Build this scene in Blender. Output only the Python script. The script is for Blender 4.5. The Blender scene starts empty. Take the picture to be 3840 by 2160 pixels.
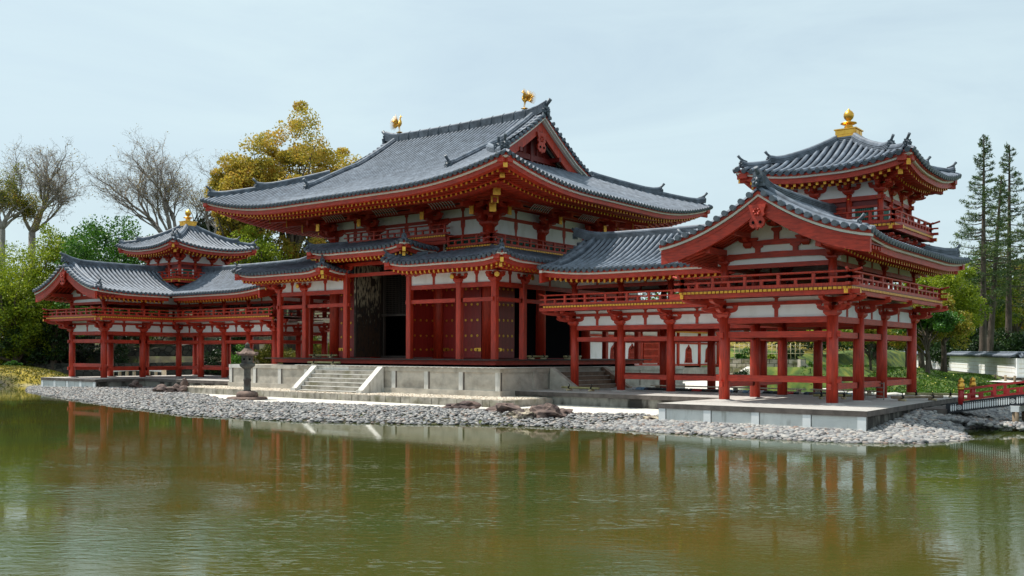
import bpy, math, random
from mathutils import Vector, Matrix, noise
R = math.radians
random.seed(7)
SC = bpy.context.scene
COL = SC.collection
# ------------------------------------------------------------------ camera (solved from the photograph)
CAM = Vector((33.02, -32.06, 0.2146)); YAW = 0.6616; ROLL = 0.0046; FPX = 3628.1; PY = 1329.34
FW = Vector((-math.sin(YAW), math.cos(YAW), 0)); RT = Vector((math.cos(YAW), math.sin(YAW), 0))
def at(u, D, z=0.0):
    """world point D metres in front of the camera, in the direction of photo column u"""
    p = CAM + FW * D + RT * (D * (u - 1920) / FPX); return Vector((p.x, p.y, z))
def zat(v, D): return CAM.z - (v - PY - (0)) * D / FPX
cd = bpy.data.cameras.new('camera'); cam = bpy.data.objects.new('camera', cd); COL.objects.link(cam)
cd.sensor_width = 36; cd.lens = FPX / 3840 * 36; cd.shift_y = (PY - 1080) / 3840; cd.clip_end = 3000; cd.clip_start = .1
cam.matrix_world = Matrix.Translation(CAM) @ Matrix.Rotation(YAW, 4, 'Z') @ Matrix.Rotation(R(90), 4, 'X') @ Matrix.Rotation(ROLL, 4, 'Z')
SC.camera = cam
SC.view_settings.view_transform = 'Standard'; SC.view_settings.look = 'None'; SC.view_settings.exposure = 0.40; SC.view_settings.gamma = 1
# ------------------------------------------------------------------ light
KX, KY = 0.50, 0.15
sd = Vector((KX, KY, -1)).normalized()
sl = bpy.data.lights.new('sun', 'SUN'); sl.energy = 4.4; sl.angle = R(0.6); sl.color = (1, .95, .87)
so = bpy.data.objects.new('sun', sl); COL.objects.link(so); so.location = (0, 0, 60)
so.rotation_euler = (-sd).to_track_quat('Z', 'Y').to_euler()
wd = bpy.data.worlds.new('World'); SC.world = wd; wd.use_nodes = True
def N(nt, t, **k):
    n = nt.nodes.new(t)
    for a, b in k.items():
        if a.startswith('i_'): n.inputs[a[2:].replace('_', ' ')].default_value = b
        else: setattr(n, a, b)
    return n
def ramp(nt, fac, stops, interp='LINEAR'):
    r = nt.nodes.new('ShaderNodeValToRGB'); r.color_ramp.interpolation = interp
    el = r.color_ramp.elements
    while len(el) < len(stops): el.new(.5)
    for e, (p, c) in zip(el, stops): e.position = p; e.color = (*c, 1)
    nt.links.new(fac, r.inputs[0]); return r.outputs[0]
nt = wd.node_tree; bg = nt.nodes['Background']
sky = N(nt, 'ShaderNodeTexSky'); sky.sky_type = 'NISHITA'; sky.sun_disc = False
el = math.asin(-sd.z); sky.sun_elevation = el
sky.sun_rotation = math.atan2(-sd.x, -sd.y); sky.air_density = 1.0; sky.dust_density = 2.5; sky.ozone_density = 1.5
tc = N(nt, 'ShaderNodeTexCoord'); mp = N(nt, 'ShaderNodeMapping'); mp.inputs['Scale'].default_value = (1.2, 1.2, 5.5)
nt.links.new(tc.outputs['Generated'], mp.inputs[0])
nz = N(nt, 'ShaderNodeTexNoise'); nz.inputs['Scale'].default_value = 2.2; nz.inputs['Detail'].default_value = 7; nz.inputs['Roughness'].default_value = .6
nz.inputs['Distortion'].default_value = .6
nt.links.new(mp.outputs[0], nz.inputs[0])
cf = ramp(nt, nz.outputs[0], [(.30, (.68, .68, .68)), (.74, (.95, .95, .95))])
mx = N(nt, 'ShaderNodeMix'); mx.data_type = 'RGBA'
nt.links.new(cf, mx.inputs[0]); nt.links.new(sky.outputs[0], mx.inputs[6]); mx.inputs[7].default_value = (5.2, 6.4, 6.8, 1)
nt.links.new(mx.outputs[2], bg.inputs[0]); bg.inputs[1].default_value = 0.105
# ------------------------------------------------------------------ materials
MAT = {}
def mat(name, col, rough=.6, metal=0, var=.15, scale=3., bump=0., bscale=30., spec=.5, stretch=(1, 1, 1), col2=None, thr=(.35, .65), extra=None):
    m = bpy.data.materials.new(name); m.use_nodes = True; nt = m.node_tree; b = nt.nodes['Principled BSDF']
    b.inputs['Roughness'].default_value = rough; b.inputs['Metallic'].default_value = metal
    b.inputs['Specular IOR Level'].default_value = spec
    tc = N(nt, 'ShaderNodeTexCoord'); mp = N(nt, 'ShaderNodeMapping'); mp.inputs['Scale'].default_value = stretch
    nt.links.new(tc.outputs['Object'], mp.inputs[0])
    nz = N(nt, 'ShaderNodeTexNoise'); nz.inputs['Scale'].default_value = scale; nz.inputs['Detail'].default_value = 6; nz.inputs['Roughness'].default_value = .6
    nt.links.new(mp.outputs[0], nz.inputs[0])
    c2 = col2 or tuple(min(1, c * (1 + var)) for c in col); c1 = col if col2 else tuple(c * (1 - var) for c in col)
    o = ramp(nt, nz.outputs[0], [(thr[0], c1), (thr[1], c2)])
    nt.links.new(o, b.inputs['Base Color'])
    if bump:
        n2 = N(nt, 'ShaderNodeTexNoise'); n2.inputs['Scale'].default_value = bscale; n2.inputs['Detail'].default_value = 5
        nt.links.new(mp.outputs[0], n2.inputs[0])
        bp = N(nt, 'ShaderNodeBump'); bp.inputs['Strength'].default_value = bump; bp.inputs['Distance'].default_value = .02
        nt.links.new(n2.outputs[0], bp.inputs['Height']); nt.links.new(bp.outputs[0], b.inputs['Normal'])
    if extra: extra(nt, b, o, mp)
    MAT[name] = m; return m
def mulnoise(scale, lo, hi, stretch=(1, 1, 1), thr=(.4, .6)):
    def f(nt, b, o, mp):
        tc = N(nt, 'ShaderNodeTexCoord'); m2 = N(nt, 'ShaderNodeMapping'); m2.inputs['Scale'].default_value = stretch
        nt.links.new(tc.outputs['Object'], m2.inputs[0])
        n = N(nt, 'ShaderNodeTexNoise'); n.inputs['Scale'].default_value = scale; n.inputs['Detail'].default_value = 5
        nt.links.new(m2.outputs[0], n.inputs[0]); c = ramp(nt, n.outputs[0], [(thr[0], lo), (thr[1], hi)])
        x = N(nt, 'ShaderNodeMix'); x.data_type = 'RGBA'; x.blend_type = 'MULTIPLY'; x.inputs[0].default_value = 1
        nt.links.new(o, x.inputs[6]); nt.links.new(c, x.inputs[7]); nt.links.new(x.outputs[2], b.inputs['Base Color'])
    return f
W1 = (1, 1, 1)
mat('vermilion', (.46, .036, .013), .5, var=.16, scale=1.6, bump=.25, bscale=22, stretch=(3, 3, .5), extra=mulnoise(14, (.62, .55, .52), (1.12, 1.1, 1.1), (2, 2, .2), (.3, .62)))
mat('vermilion_beam', (.44, .034, .013), .52, var=.16, scale=1.4, bump=.25, bscale=18, extra=mulnoise(8, (.66, .6, .56), (1.1, 1.1, 1.1), (.5, .5, 3), (.3, .6)))
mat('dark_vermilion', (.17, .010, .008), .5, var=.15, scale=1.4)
mat('door_red', (.25, .014, .010), .42, var=.2, scale=2, stretch=(6, 6, .4), bump=.2, bscale=12)
mat('plaster', (.84, .85, .86), .85, var=.02, scale=1.5, extra=mulnoise(2.5, (.90, .89, .87), W1, (1, 1, .5), (.3, .5)))
mat('tile', (.142, .168, .208), .55, var=.25, scale=2.2, bump=.15, bscale=14, spec=.35, extra=mulnoise(3.6, (.70, .71, .72), (1.22, 1.2, 1.18), W1, (.32, .66)))
mat('tile_pan_shaded', (.045, .058, .078), .6, var=.2, scale=3, spec=.3)  # flat pan tiles: dirt plus painted-in gap shade, darker than the ribs
mat('tile_end', (.075, .095, .12), .5, var=.2, scale=3, bump=.3, bscale=25)
mat('gold', (.80, .46, .09), .36, 1., scale=6, bump=.2, col2=(.62, .32, .05), thr=(.4, .7))
mat('gold_cap', (.72, .36, .035), .45, .35, var=.2, scale=18)
mat('white_board', (.70, .69, .63), .7, var=.08, scale=2)
mat('green_slat', (.012, .16, .115), .55, var=.2)
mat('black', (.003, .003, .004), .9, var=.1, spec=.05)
mat('stone', (.52, .48, .41), .85, scale=2.2, bump=.4, bscale=16, col2=(.37, .345, .30), thr=(.42, .68), extra=mulnoise(1.1, (.70, .68, .66), W1, (1, 1, 2), (.3, .55)))
mat('kerb_stone', (.36, .33, .28), .9, scale=2.5, bump=.5, bscale=18, col2=(.16, .145, .12), thr=(.4, .7), extra=mulnoise(2, (.55, .55, .42), W1, (1, 1, 1), (.3, .5)))
mat('stone_light', (.62, .61, .57), .8, scale=2.5, bump=.2, bscale=20, var=.1, extra=mulnoise(7, (.62, .6, .56), W1, (1, 1, .15), (.28, .46)))
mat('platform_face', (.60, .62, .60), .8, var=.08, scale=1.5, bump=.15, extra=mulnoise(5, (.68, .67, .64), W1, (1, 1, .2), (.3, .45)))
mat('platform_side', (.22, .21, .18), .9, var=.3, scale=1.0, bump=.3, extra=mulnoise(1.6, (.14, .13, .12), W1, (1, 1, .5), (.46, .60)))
mat('kerb_dark', (.105, .088, .078), .9, var=.35, scale=3, bump=.4, bscale=20)
mat('floor_conc', (.45, .43, .40), .9, var=.12, scale=1.2, bump=.4, bscale=50, extra=mulnoise(50, (.8, .8, .8), W1))
mat('wood_dark', (.035, .024, .018), .6, var=.4, scale=3, stretch=(1, 1, .2))
mat('wood_step', (.20, .125, .08), .6, var=.25, scale=3, stretch=(.3, 1, 1))
def peel(nt, b, o, mp):
    g = N(nt, 'ShaderNodeNewGeometry'); sx_ = N(nt, 'ShaderNodeSeparateXYZ'); nt.links.new(g.outputs['Position'], sx_.inputs[0])
    mr = N(nt, 'ShaderNodeMapRange'); mr.inputs[1].default_value = 1.2; mr.inputs[2].default_value = 3.2; mr.inputs[3].default_value = -.20; mr.inputs[4].default_value = .07; nt.links.new(sx_.outputs[2], mr.inputs[0])
    n = N(nt, 'ShaderNodeTexNoise'); n.inputs['Scale'].default_value = 7; n.inputs['Detail'].default_value = 8; nt.links.new(mp.outputs[0], n.inputs[0])
    a = N(nt, 'ShaderNodeMath', operation='ADD'); nt.links.new(n.outputs[0], a.inputs[0]); nt.links.new(mr.outputs[0], a.inputs[1])
    c = ramp(nt, a.outputs[0], [(.30, (.045, .022, .010)), (.42, (.012, .009, .008)), (.50, (.03, .024, .02)), (.57, (.24, .20, .13)), (.8, (.42, .36, .25))]); nt.links.new(c, b.inputs['Base Color'])
mat('peeled', (.018, .013, .010), .7, scale=5.5, stretch=(1, 1.4, .45), bump=.3, extra=peel)
mat('lantern_stone', (.10, .105, .095), .9, scale=3, col2=(.055, .045, .04), thr=(.4, .62), bump=.5, bscale=30)
mat('lantern_roof', (.22, .15, .12), .9, scale=5, col2=(.10, .07, .06), thr=(.4, .62), bump=.5, bscale=30)
mat('rock', (.17, .115, .095), .85, scale=2.5, col2=(.055, .035, .034), thr=(.38, .62), bump=.8, bscale=9)
mat('rock_pale', (.42, .36, .26), .85, scale=5, col2=(.07, .05, .045), thr=(.42, .58), bump=.8, bscale=9)
mat('sand', (.62, .60, .54), .95, var=.10, scale=40, bump=.5, bscale=120)
mat('gravel_pale', (.58, .50, .40), .9, scale=60, col2=(.30, .24, .19), thr=(.4, .6), bump=1, bscale=70)
mat('bark', (.085, .065, .05), .95, scale=6, stretch=(1, 1, .25), var=.4, bump=.8, bscale=20)
mat('bark_grey', (.27, .24, .21), .95, scale=6, stretch=(1, 1, .3), var=.35, bump=.5, bscale=20)
mat('bamboo', (.30, .27, .12), .5, scale=3, var=.3, stretch=(1, 1, 1))
mat('rope', (.006, .006, .006), .9)
mat('bamboo_pale', (.5, .42, .25), .6, var=.2)
mat('grey_block', (.20, .21, .17), .9, scale=1.2, col2=(.07, .08, .05), thr=(.40, .7), bump=.3)
mat('bridge_black', (.008, .010, .015), .4)
mat('bridge_white', (.72, .74, .74), .6, var=.04)
mat('red_lacquer', (.36, .016, .016), .35, var=.12)
mat('wood_post', (.23, .17, .11), .8, var=.3, scale=5)
mat('pale_wood', (.55, .46, .34), .8, var=.15)
def stone_pattern(name, ca, cb, scale, mortar, dark):
    m = bpy.data.materials.new(name); m.use_nodes = True; nt = m.node_tree; b = nt.nodes['Principled BSDF']; b.inputs['Roughness'].default_value = .9
    tc = N(nt, 'ShaderNodeTexCoord'); mp = N(nt, 'ShaderNodeMapping'); mp.inputs['Scale'].default_value = (1, 1, 1.5)
    nt.links.new(tc.outputs['Object'], mp.inputs[0])
    v = N(nt, 'ShaderNodeTexVoronoi'); v.inputs['Scale'].default_value = scale; v.inputs['Randomness'].default_value = .8
    v2 = N(nt, 'ShaderNodeTexVoronoi'); v2.feature = 'DISTANCE_TO_EDGE'; v2.inputs['Scale'].default_value = scale; v2.inputs['Randomness'].default_value = .8
    nt.links.new(mp.outputs[0], v.inputs[0]); nt.links.new(mp.outputs[0], v2.inputs[0])
    sx = N(nt, 'ShaderNodeSeparateColor'); nt.links.new(v.outputs['Color'], sx.inputs[0])
    c = ramp(nt, sx.outputs[0], [(0, ca), (1, cb)])
    e = ramp(nt, v2.outputs[0], [(0, dark), (mortar, W1)])
    n = N(nt, 'ShaderNodeTexNoise'); n.inputs['Scale'].default_value = 6; n.inputs['Detail'].default_value = 5
    c3 = ramp(nt, n.outputs[0], [(.35, (.6, .62, .55)), (.6, W1)])
    x = N(nt, 'ShaderNodeMix'); x.data_type = 'RGBA'; x.blend_type = 'MULTIPLY'; x.inputs[0].default_value = 1
    y = N(nt, 'ShaderNodeMix'); y.data_type = 'RGBA'; y.blend_type = 'MULTIPLY'; y.inputs[0].default_value = 1
    nt.links.new(c, x.inputs[6]); nt.links.new(e, x.inputs[7]); nt.links.new(x.outputs[2], y.inputs[6]); nt.links.new(c3, y.inputs[7])
    nt.links.new(y.outputs[2], b.inputs['Base Color'])
    bp = N(nt, 'ShaderNodeBump'); bp.inputs['Distance'].default_value = .08; bp.inputs['Strength'].default_value = .8
    nt.links.new(v2.outputs[0], bp.inputs['Height']); nt.links.new(bp.outputs[0], b.inputs['Normal'])
    MAT[name] = m
stone_pattern('rubble', (.04, .04, .035), (.12, .11, .09), 1.7, .10, (.12, .12, .12))
stone_pattern('ashlar', (.30, .27, .21), (.52, .48, .40), 2.1, .06, (.25, .26, .16))
def brick_mat(name, c1, c2, mortar, w, h, ms=.02):
    m = bpy.data.materials.new(name); m.use_nodes = True; nt = m.node_tree; b = nt.nodes['Principled BSDF']; b.inputs['Roughness'].default_value = .9
    tc = N(nt, 'ShaderNodeTexCoord'); mp = N(nt, 'ShaderNodeMapping'); nt.links.new(tc.outputs['UV'], mp.inputs[0])
    br = N(nt, 'ShaderNodeTexBrick'); br.inputs['Color1'].default_value = (*c1, 1); br.inputs['Color2'].default_value = (*c2, 1); br.inputs['Mortar'].default_value = (*mortar, 1)
    br.inputs['Scale'].default_value = 1; br.inputs['Brick Width'].default_value = w; br.inputs['Row Height'].default_value = h; br.inputs['Mortar Size'].default_value = ms
    nt.links.new(mp.outputs[0], br.inputs[0])
    n = N(nt, 'ShaderNodeTexNoise'); n.inputs['Scale'].default_value = 2.5; n.inputs['Detail'].default_value = 6; nt.links.new(tc.outputs['Object'], n.inputs[0])
    c3 = ramp(nt, n.outputs[0], [(.38, (.35, .38, .22)), (.58, W1)])
    x = N(nt, 'ShaderNodeMix'); x.data_type = 'RGBA'; x.blend_type = 'MULTIPLY'; x.inputs[0].default_value = 1
    nt.links.new(br.outputs[0], x.inputs[6]); nt.links.new(c3, x.inputs[7]); nt.links.new(x.outputs[2], b.inputs['Base Color'])
    MAT[name] = m
brick_mat('block_wall', (.50, .46, .38), (.38, .34, .27), (.10, .10, .07), .48, .27)
brick_mat('mesh_wall', (.17, .17, .13), (.12, .125, .09), (.03, .03, .02), .25, .14, .012)
brick_mat('kerb_blocks', (.40, .37, .31), (.27, .24, .20), (.06, .06, .04), .42, 1., .012)
# pebbles : colour per stone
def island_mat(name, stops, rough=.8, leaf=False, trans=.0, attr=True, nscale=.35):
    m = bpy.data.materials.new(name); m.use_nodes = True; nt = m.node_tree; b = nt.nodes['Principled BSDF']; b.inputs['Roughness'].default_value = rough
    g = N(nt, 'ShaderNodeNewGeometry'); oi = N(nt, 'ShaderNodeObjectInfo')
    n = N(nt, 'ShaderNodeTexNoise'); n.inputs['Scale'].default_value = nscale; n.inputs['Detail'].default_value = 3; nt.links.new(g.outputs['Position'], n.inputs[0])
    if leaf:
        a = N(nt, 'ShaderNodeMath', operation='MULTIPLY_ADD'); nt.links.new(g.outputs['Random Per Island'], a.inputs[0]); a.inputs[1].default_value = .5
        nt.links.new(n.outputs[0], a.inputs[2]); a2 = N(nt, 'ShaderNodeMath', operation='SUBTRACT'); nt.links.new(a.outputs[0], a2.inputs[0]); a2.inputs[1].default_value = .25; o = a2.outputs[0]
    else: o = g.outputs['Random Per Island']
    c = ramp(nt, o, stops)
    if not leaf and name == 'pebbles':
        sp = N(nt, 'ShaderNodeSeparateXYZ'); nt.links.new(g.outputs['Position'], sp.inputs[0]); w_ = N(nt, 'ShaderNodeMapRange'); w_.inputs[1].default_value = -1.93; w_.inputs[2].default_value = -1.875; w_.inputs[3].default_value = .30; w_.inputs[4].default_value = 1; nt.links.new(sp.outputs[2], w_.inputs[0])
        x = N(nt, 'ShaderNodeMix'); x.data_type = 'RGBA'; x.blend_type = 'MULTIPLY'; x.inputs[0].default_value = 1; nt.links.new(c, x.inputs[6]); nt.links.new(w_.outputs[0], x.inputs[7]); c = x.outputs[2]
    nt.links.new(c, b.inputs['Base Color'])
    if leaf:
        b.inputs['Specular IOR Level'].default_value = .35
        t = N(nt, 'ShaderNodeBsdfTranslucent'); nt.links.new(c, t.inputs[0]); ms = N(nt, 'ShaderNodeMixShader'); ms.inputs[0].default_value = trans
        nt.links.new(b.outputs[0], ms.inputs[1]); nt.links.new(t.outputs[0], ms.inputs[2]); nt.links.new(ms.outputs[0], nt.nodes['Material Output'].inputs[0])
    MAT[name] = m
island_mat('pebbles', [(0, (.09, .085, .085)), (.25, (.19, .19, .195)), (.6, (.26, .26, .255)), (.85, (.38, .36, .33)), (1, (.22, .15, .12))])
island_mat('pebbles_cream', [(0, (.42, .33, .24)), (.5, (.62, .55, .44)), (1, (.70, .64, .54))])
island_mat('leaf_gold', [(.15, (.17, .18, .025)), (.40, (.42, .35, .045)), (.65, (.54, .39, .06)), (.92, (.56, .28, .06))], .5, True, .45, nscale=.5)
island_mat('leaf_green', [(.2, (.018, .06, .008)), (.5, (.045, .14, .012)), (.8, (.11, .25, .02))], .45, True, .3, nscale=.5)
island_mat('leaf_lime', [(.2, (.09, .15, .010)), (.5, (.22, .30, .016)), (.8, (.40, .44, .03))], .5, True, .4, nscale=.4)
island_mat('leaf_dark', [(.2, (.008, .022, .006)), (.5, (.02, .05, .012)), (.8, (.05, .10, .02))], .4, True, .15, nscale=.5)
island_mat('leaf_maple', [(.2, (.07, .11, .01)), (.5, (.22, .24, .02)), (.7, (.36, .27, .03)), (.9, (.30, .10, .03))], .5, True, .4, nscale=.3)
island_mat('needle', [(.2, (.025, .060, .016)), (.5, (.06, .12, .03)), (.8, (.15, .19, .05))], .5, True, .2, nscale=.5)
island_mat('leaf_sparse', [(.2, (.14, .14, .02)), (.5, (.28, .22, .03)), (.8, (.36, .20, .04))], .5, True, .4)
island_mat('leaf_moss', [(.2, (.05, .07, .008)), (.5, (.12, .13, .012)), (.8, (.22, .17, .02))], .6, True, .3)
island_mat('flower', [(0, (.75, .60, .03)), (1, (.85, .80, .3))], .6)
island_mat('grass', [(.2, (.02, .05, .005)), (.6, (.06, .14, .009)), (1, (.13, .22, .018))], .6, True, .35)
# ------------------------------------------------------------------ mesh builder
class MB:
    def __init__(s, sx=1): s.v = []; s.f = []; s.m = []; s.sm = []; s.sx = sx; s.uv = None
    def add(s, vs, fs, mi=0, sm=False):
        o = len(s.v); s.v += [tuple(p) for p in vs]
        for f in fs: s.f.append(tuple(i + o for i in f)); s.m.append(mi); s.sm.append(sm)
    def box(s, x0, x1, y0, y1, z0, z1, mi=0):
        s.add([(x0, y0, z0), (x1, y0, z0), (x1, y1, z0), (x0, y1, z0), (x0, y0, z1), (x1, y0, z1), (x1, y1, z1), (x0, y1, z1)],
              [(3, 2, 1, 0), (4, 5, 6, 7), (0, 1, 5, 4), (1, 2, 6, 5), (2, 3, 7, 6), (3, 0, 4, 7)], mi)
    def cbox(s, c, w, d, h, mi=0): s.box(c[0] - w / 2, c[0] + w / 2, c[1] - d / 2, c[1] + d / 2, c[2], c[2] + h, mi)
    def beam(s, a, b, w, h, mi=0, emi=None):
        """box from a to b (centre of the bottom edge), w wide, h high"""
        a = Vector(a); b = Vector(b); d = (b - a); sd = Vector((d.y, -d.x, 0))
        sd = sd.normalized() * (w / 2) if sd.length > 1e-6 else Vector((w / 2, 0, 0)); u = Vector((0, 0, h))
        if abs(d.z) > d.length * .9: u = d.cross(sd).normalized() * h; a = a - u / 2; b = b - u / 2
        vs = [a - sd, a + sd, a + sd + u, a - sd + u, b - sd, b + sd, b + sd + u, b - sd + u]
        s.add(vs, [(1, 5, 6, 2), (4, 0, 3, 7), (3, 2, 6, 7), (0, 4, 5, 1)], mi)
        s.add(vs, [(0, 1, 2, 3), (5, 4, 7, 6)], mi if emi is None else emi)
    def cyl(s, a, b, r0, r1=None, n=10, mi=0, cap=True, cmi=None, sm=True):
        a = Vector(a); b = Vector(b); r1 = r0 if r1 is None else r1; d = (b - a)
        if d.length < 1e-6: return
        d.normalize(); t = Vector((0, 0, 1)) if abs(d.z) < .9 else Vector((1, 0, 0)); x = d.cross(t).normalized(); y = d.cross(x)
        vs = []
        for p, r in ((a, r0), (b, r1)):
            for i in range(n): an = 2 * math.pi * i / n; vs.append(p + x * (r * math.cos(an)) + y * (r * math.sin(an)))
        s.add(vs, [((i + 1) % n, i, n + i, n + (i + 1) % n) for i in range(n)], mi, sm)
        if cap:
            o = len(s.v) - 2 * n; cm = mi if cmi is None else cmi
            s.f.append(tuple(o + i for i in range(n))); s.m.append(cm); s.sm.append(False)
            s.f.append(tuple(o + n + i for i in reversed(range(n)))); s.m.append(cm); s.sm.append(False)
    def tube(s, pts, rs, n=5, mi=0, sm=True):
        """smooth tube through points"""
        pts = [Vector(p) for p in pts]; o = len(s.v); x = None
        for i, p in enumerate(pts):
            d = (pts[min(i + 1, len(pts) - 1)] - pts[max(i - 1, 0)])
            d = d.normalized() if d.length > 1e-9 else Vector((0, 0, 1))
            if x is None:
                t = Vector((0, 0, 1)) if abs(d.z) < .9 else Vector((1, 0, 0)); x = d.cross(t).normalized()
            else:
                x = (x - d * x.dot(d)); x = x.normalized() if x.length > 1e-6 else d.orthogonal().normalized()
            y = d.cross(x)
            for k in range(n): an = 2 * math.pi * k / n; s.v.append(tuple(p + x * (rs[i] * math.cos(an)) + y * (rs[i] * math.sin(an))))
        for i in range(len(pts) - 1):
            for k in range(n):
                a = o + i * n + k; b = o + i * n + (k + 1) % n
                s.f.append((b, a, a + n, b + n)); s.m.append(mi); s.sm.append(sm)
        s.f.append(tuple(o + k for k in range(n))); s.m.append(mi); s.sm.append(False)
        e = o + (len(pts) - 1) * n; s.f.append(tuple(e + k for k in reversed(range(n)))); s.m.append(mi); s.sm.append(False)
    def lathe(s, c, prof, n=12, mi=0, rot=0., sm=True, sq=1.):
        o = len(s.v)
        for r, z in prof:
            for i in range(n): an = rot + 2 * math.pi * i / n; s.v.append((c[0] + r * math.cos(an), c[1] + r * math.sin(an) * sq, c[2] + z))
        for j in range(len(prof) - 1):
            for i in range(n):
                a = o + j * n + i; b = o + j * n + (i + 1) % n; s.f.append((a, b, b + n, a + n)); s.m.append(mi); s.sm.append(sm)
        s.f.append(tuple(o + i for i in reversed(range(n)))); s.m.append(mi); s.sm.append(False)
        e = o + (len(prof) - 1) * n; s.f.append(tuple(e + i for i in range(n))); s.m.append(mi); s.sm.append(False)
    def prism(s, poly, org, ax, up, depth, mi=0, smi=None):
        """2-D polygon (a,b) -> org + ax*a + up*b, extruded +-depth/2 along ax x up"""
        org = Vector(org); ax = Vector(ax); up = Vector(up); n = ax.cross(up).normalized() * (depth / 2); k = len(poly)
        vs = [org + ax * a + up * b + n for a, b in poly] + [org + ax * a + up * b - n for a, b in poly]
        s.add(vs, [tuple(range(k)), tuple(range(2 * k - 1, k - 1, -1))], mi)
        s.add(vs, [((i + 1) % k, i, k + i, k + (i + 1) % k) for i in range(k)], mi if smi is None else smi)
    def sweep(s, pts, sec, mi=0, side=None, sm=False, mis=None):
        """section [(a,b)] : a along the horizontal side vector, b up ; closed section swept along pts, capped"""
        pts = [Vector(p) for p in pts]; o = len(s.v); n = len(sec)
        for i, p in enumerate(pts):
            if side is not None: sd = Vector(side)
            else:
                d = pts[min(i + 1, len(pts) - 1)] - pts[max(i - 1, 0)]; sd = Vector((d.y, -d.x, 0)).normalized()
            for a, b in sec: s.v.append(tuple(p + sd * a + Vector((0, 0, b))))
        for i in range(len(pts) - 1):
            for k in range(n):
                a = o + i * n + k; b = o + i * n + (k + 1) % n; s.f.append((a, b, b + n, a + n)); s.m.append(mis[k] if mis else mi); s.sm.append(sm)
        s.f.append(tuple(o + k for k in reversed(range(n)))); s.m.append(mi); s.sm.append(False)
        e = o + (len(pts) - 1) * n; s.f.append(tuple(e + k for k in range(n))); s.m.append(mi); s.sm.append(False)
    def blob(s, c, rad, mi=0, seed=0, amp=.25, fr=1.4, sub=2, sm=True, rz=0.):
        v, f = ico(sub); c = Vector(c); off = Vector((seed * 3.1, seed * 1.7, seed)); cz, sz = math.cos(rz), math.sin(rz); out = []
        for p in v:
            k = 1 + amp * noise.noise(p * fr + off) * 2 + amp * .5 * noise.noise(p * fr * 2.7 + off)
            x, y, z = p.x * rad[0] * k, p.y * rad[1] * k, p.z * rad[2] * k
            out.append(c + Vector((x * cz - y * sz, x * sz + y * cz, z)))
        s.add(out, f, mi, sm)
    def build(s, name, mats, parent=None, loc=None, **props):
        me = bpy.data.meshes.new(name)
        vs = s.v; fs = s.f
        if s.sx < 0: vs = [(-x, y, z) for x, y, z in vs]; fs = [tuple(reversed(f)) for f in fs]
        me.from_pydata(vs, [], fs)
        for m in (mats if isinstance(mats, (list, tuple)) else [mats]): me.materials.append(MAT[m])
        me.polygons.foreach_set('material_index', s.m); me.polygons.foreach_set('use_smooth', s.sm)
        if s.uv: 
            ul = me.uv_layers.new(); 
            for pl in me.polygons:
                for li in pl.loop_indices:
                    co = me.vertices[me.loops[li].vertex_index].co; ul.data[li].uv = s.uv(co)
        me.update(); o = bpy.data.objects.new(name, me); COL.objects.link(o)
        if parent is not None: attach(o, parent)
        for k, v in props.items(): o[k] = v
        return o
WL = {}
def attach(o, p):
    o.parent = p; l = WL.get(p.name)
    if l is not None: o.matrix_parent_inverse = Matrix.Translation(-l)
_ico = {}
def ico(sub):
    if sub in _ico: return _ico[sub]
    t = (1 + 5 ** .5) / 2; v = [Vector(p).normalized() for p in [(-1, t, 0), (1, t, 0), (-1, -t, 0), (1, -t, 0), (0, -1, t), (0, 1, t), (0, -1, -t), (0, 1, -t), (t, 0, -1), (t, 0, 1), (-t, 0, -1), (-t, 0, 1)]]
    f = [(0, 11, 5), (0, 5, 1), (0, 1, 7), (0, 7, 10), (0, 10, 11), (1, 5, 9), (5, 11, 4), (11, 10, 2), (10, 7, 6), (7, 1, 8), (3, 9, 4), (3, 4, 2), (3, 2, 6), (3, 6, 8), (3, 8, 9), (4, 9, 5), (2, 4, 11), (6, 2, 10), (8, 6, 7), (9, 8, 1)]
    for _ in range(sub - 1):
        c = {}; g = []
        def mid(a, b):
            k = (min(a, b), max(a, b))
            if k not in c: c[k] = len(v); v.append(((v[a] + v[b]) / 2).normalized())
            return c[k]
        for a, b, d in f: x, y, z = mid(a, b), mid(b, d), mid(d, a); g += [(a, x, z), (b, y, x), (d, z, y), (x, y, z)]
        f = g
    _ico[sub] = (v, f); return _ico[sub]
def thing(name, label, cat, loc, group=None):
    o = bpy.data.objects.new(name, None); COL.objects.link(o); o.location = loc; o.empty_display_size = .3
    o['label'] = label; o['category'] = cat
    if group: o['group'] = group
    WL[o.name] = Vector(loc); return o
def tag(o, label, cat, group=None, kind=None):
    if kind: o['kind'] = kind
    if label: o['label'] = label
    if cat: o['category'] = cat
    if group: o['group'] = group
    return o
def interp(tab, x):
    if x <= tab[0][0]: return tab[0][1]
    for (a, p), (b, q) in zip(tab, tab[1:]):
        if x <= b: return p + (q - p) * (x - a) / (b - a)
    return tab[-1][1]
def frange(a, b, st):
    n = max(1, int(round((b - a) / st))); return [a + (b - a) * (i + .5) / n for i in range(n)]
def lin(a, b, n): return [a + (b - a) * i / n for i in range(n + 1)]
ZR = -1.266      # platform top
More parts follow.
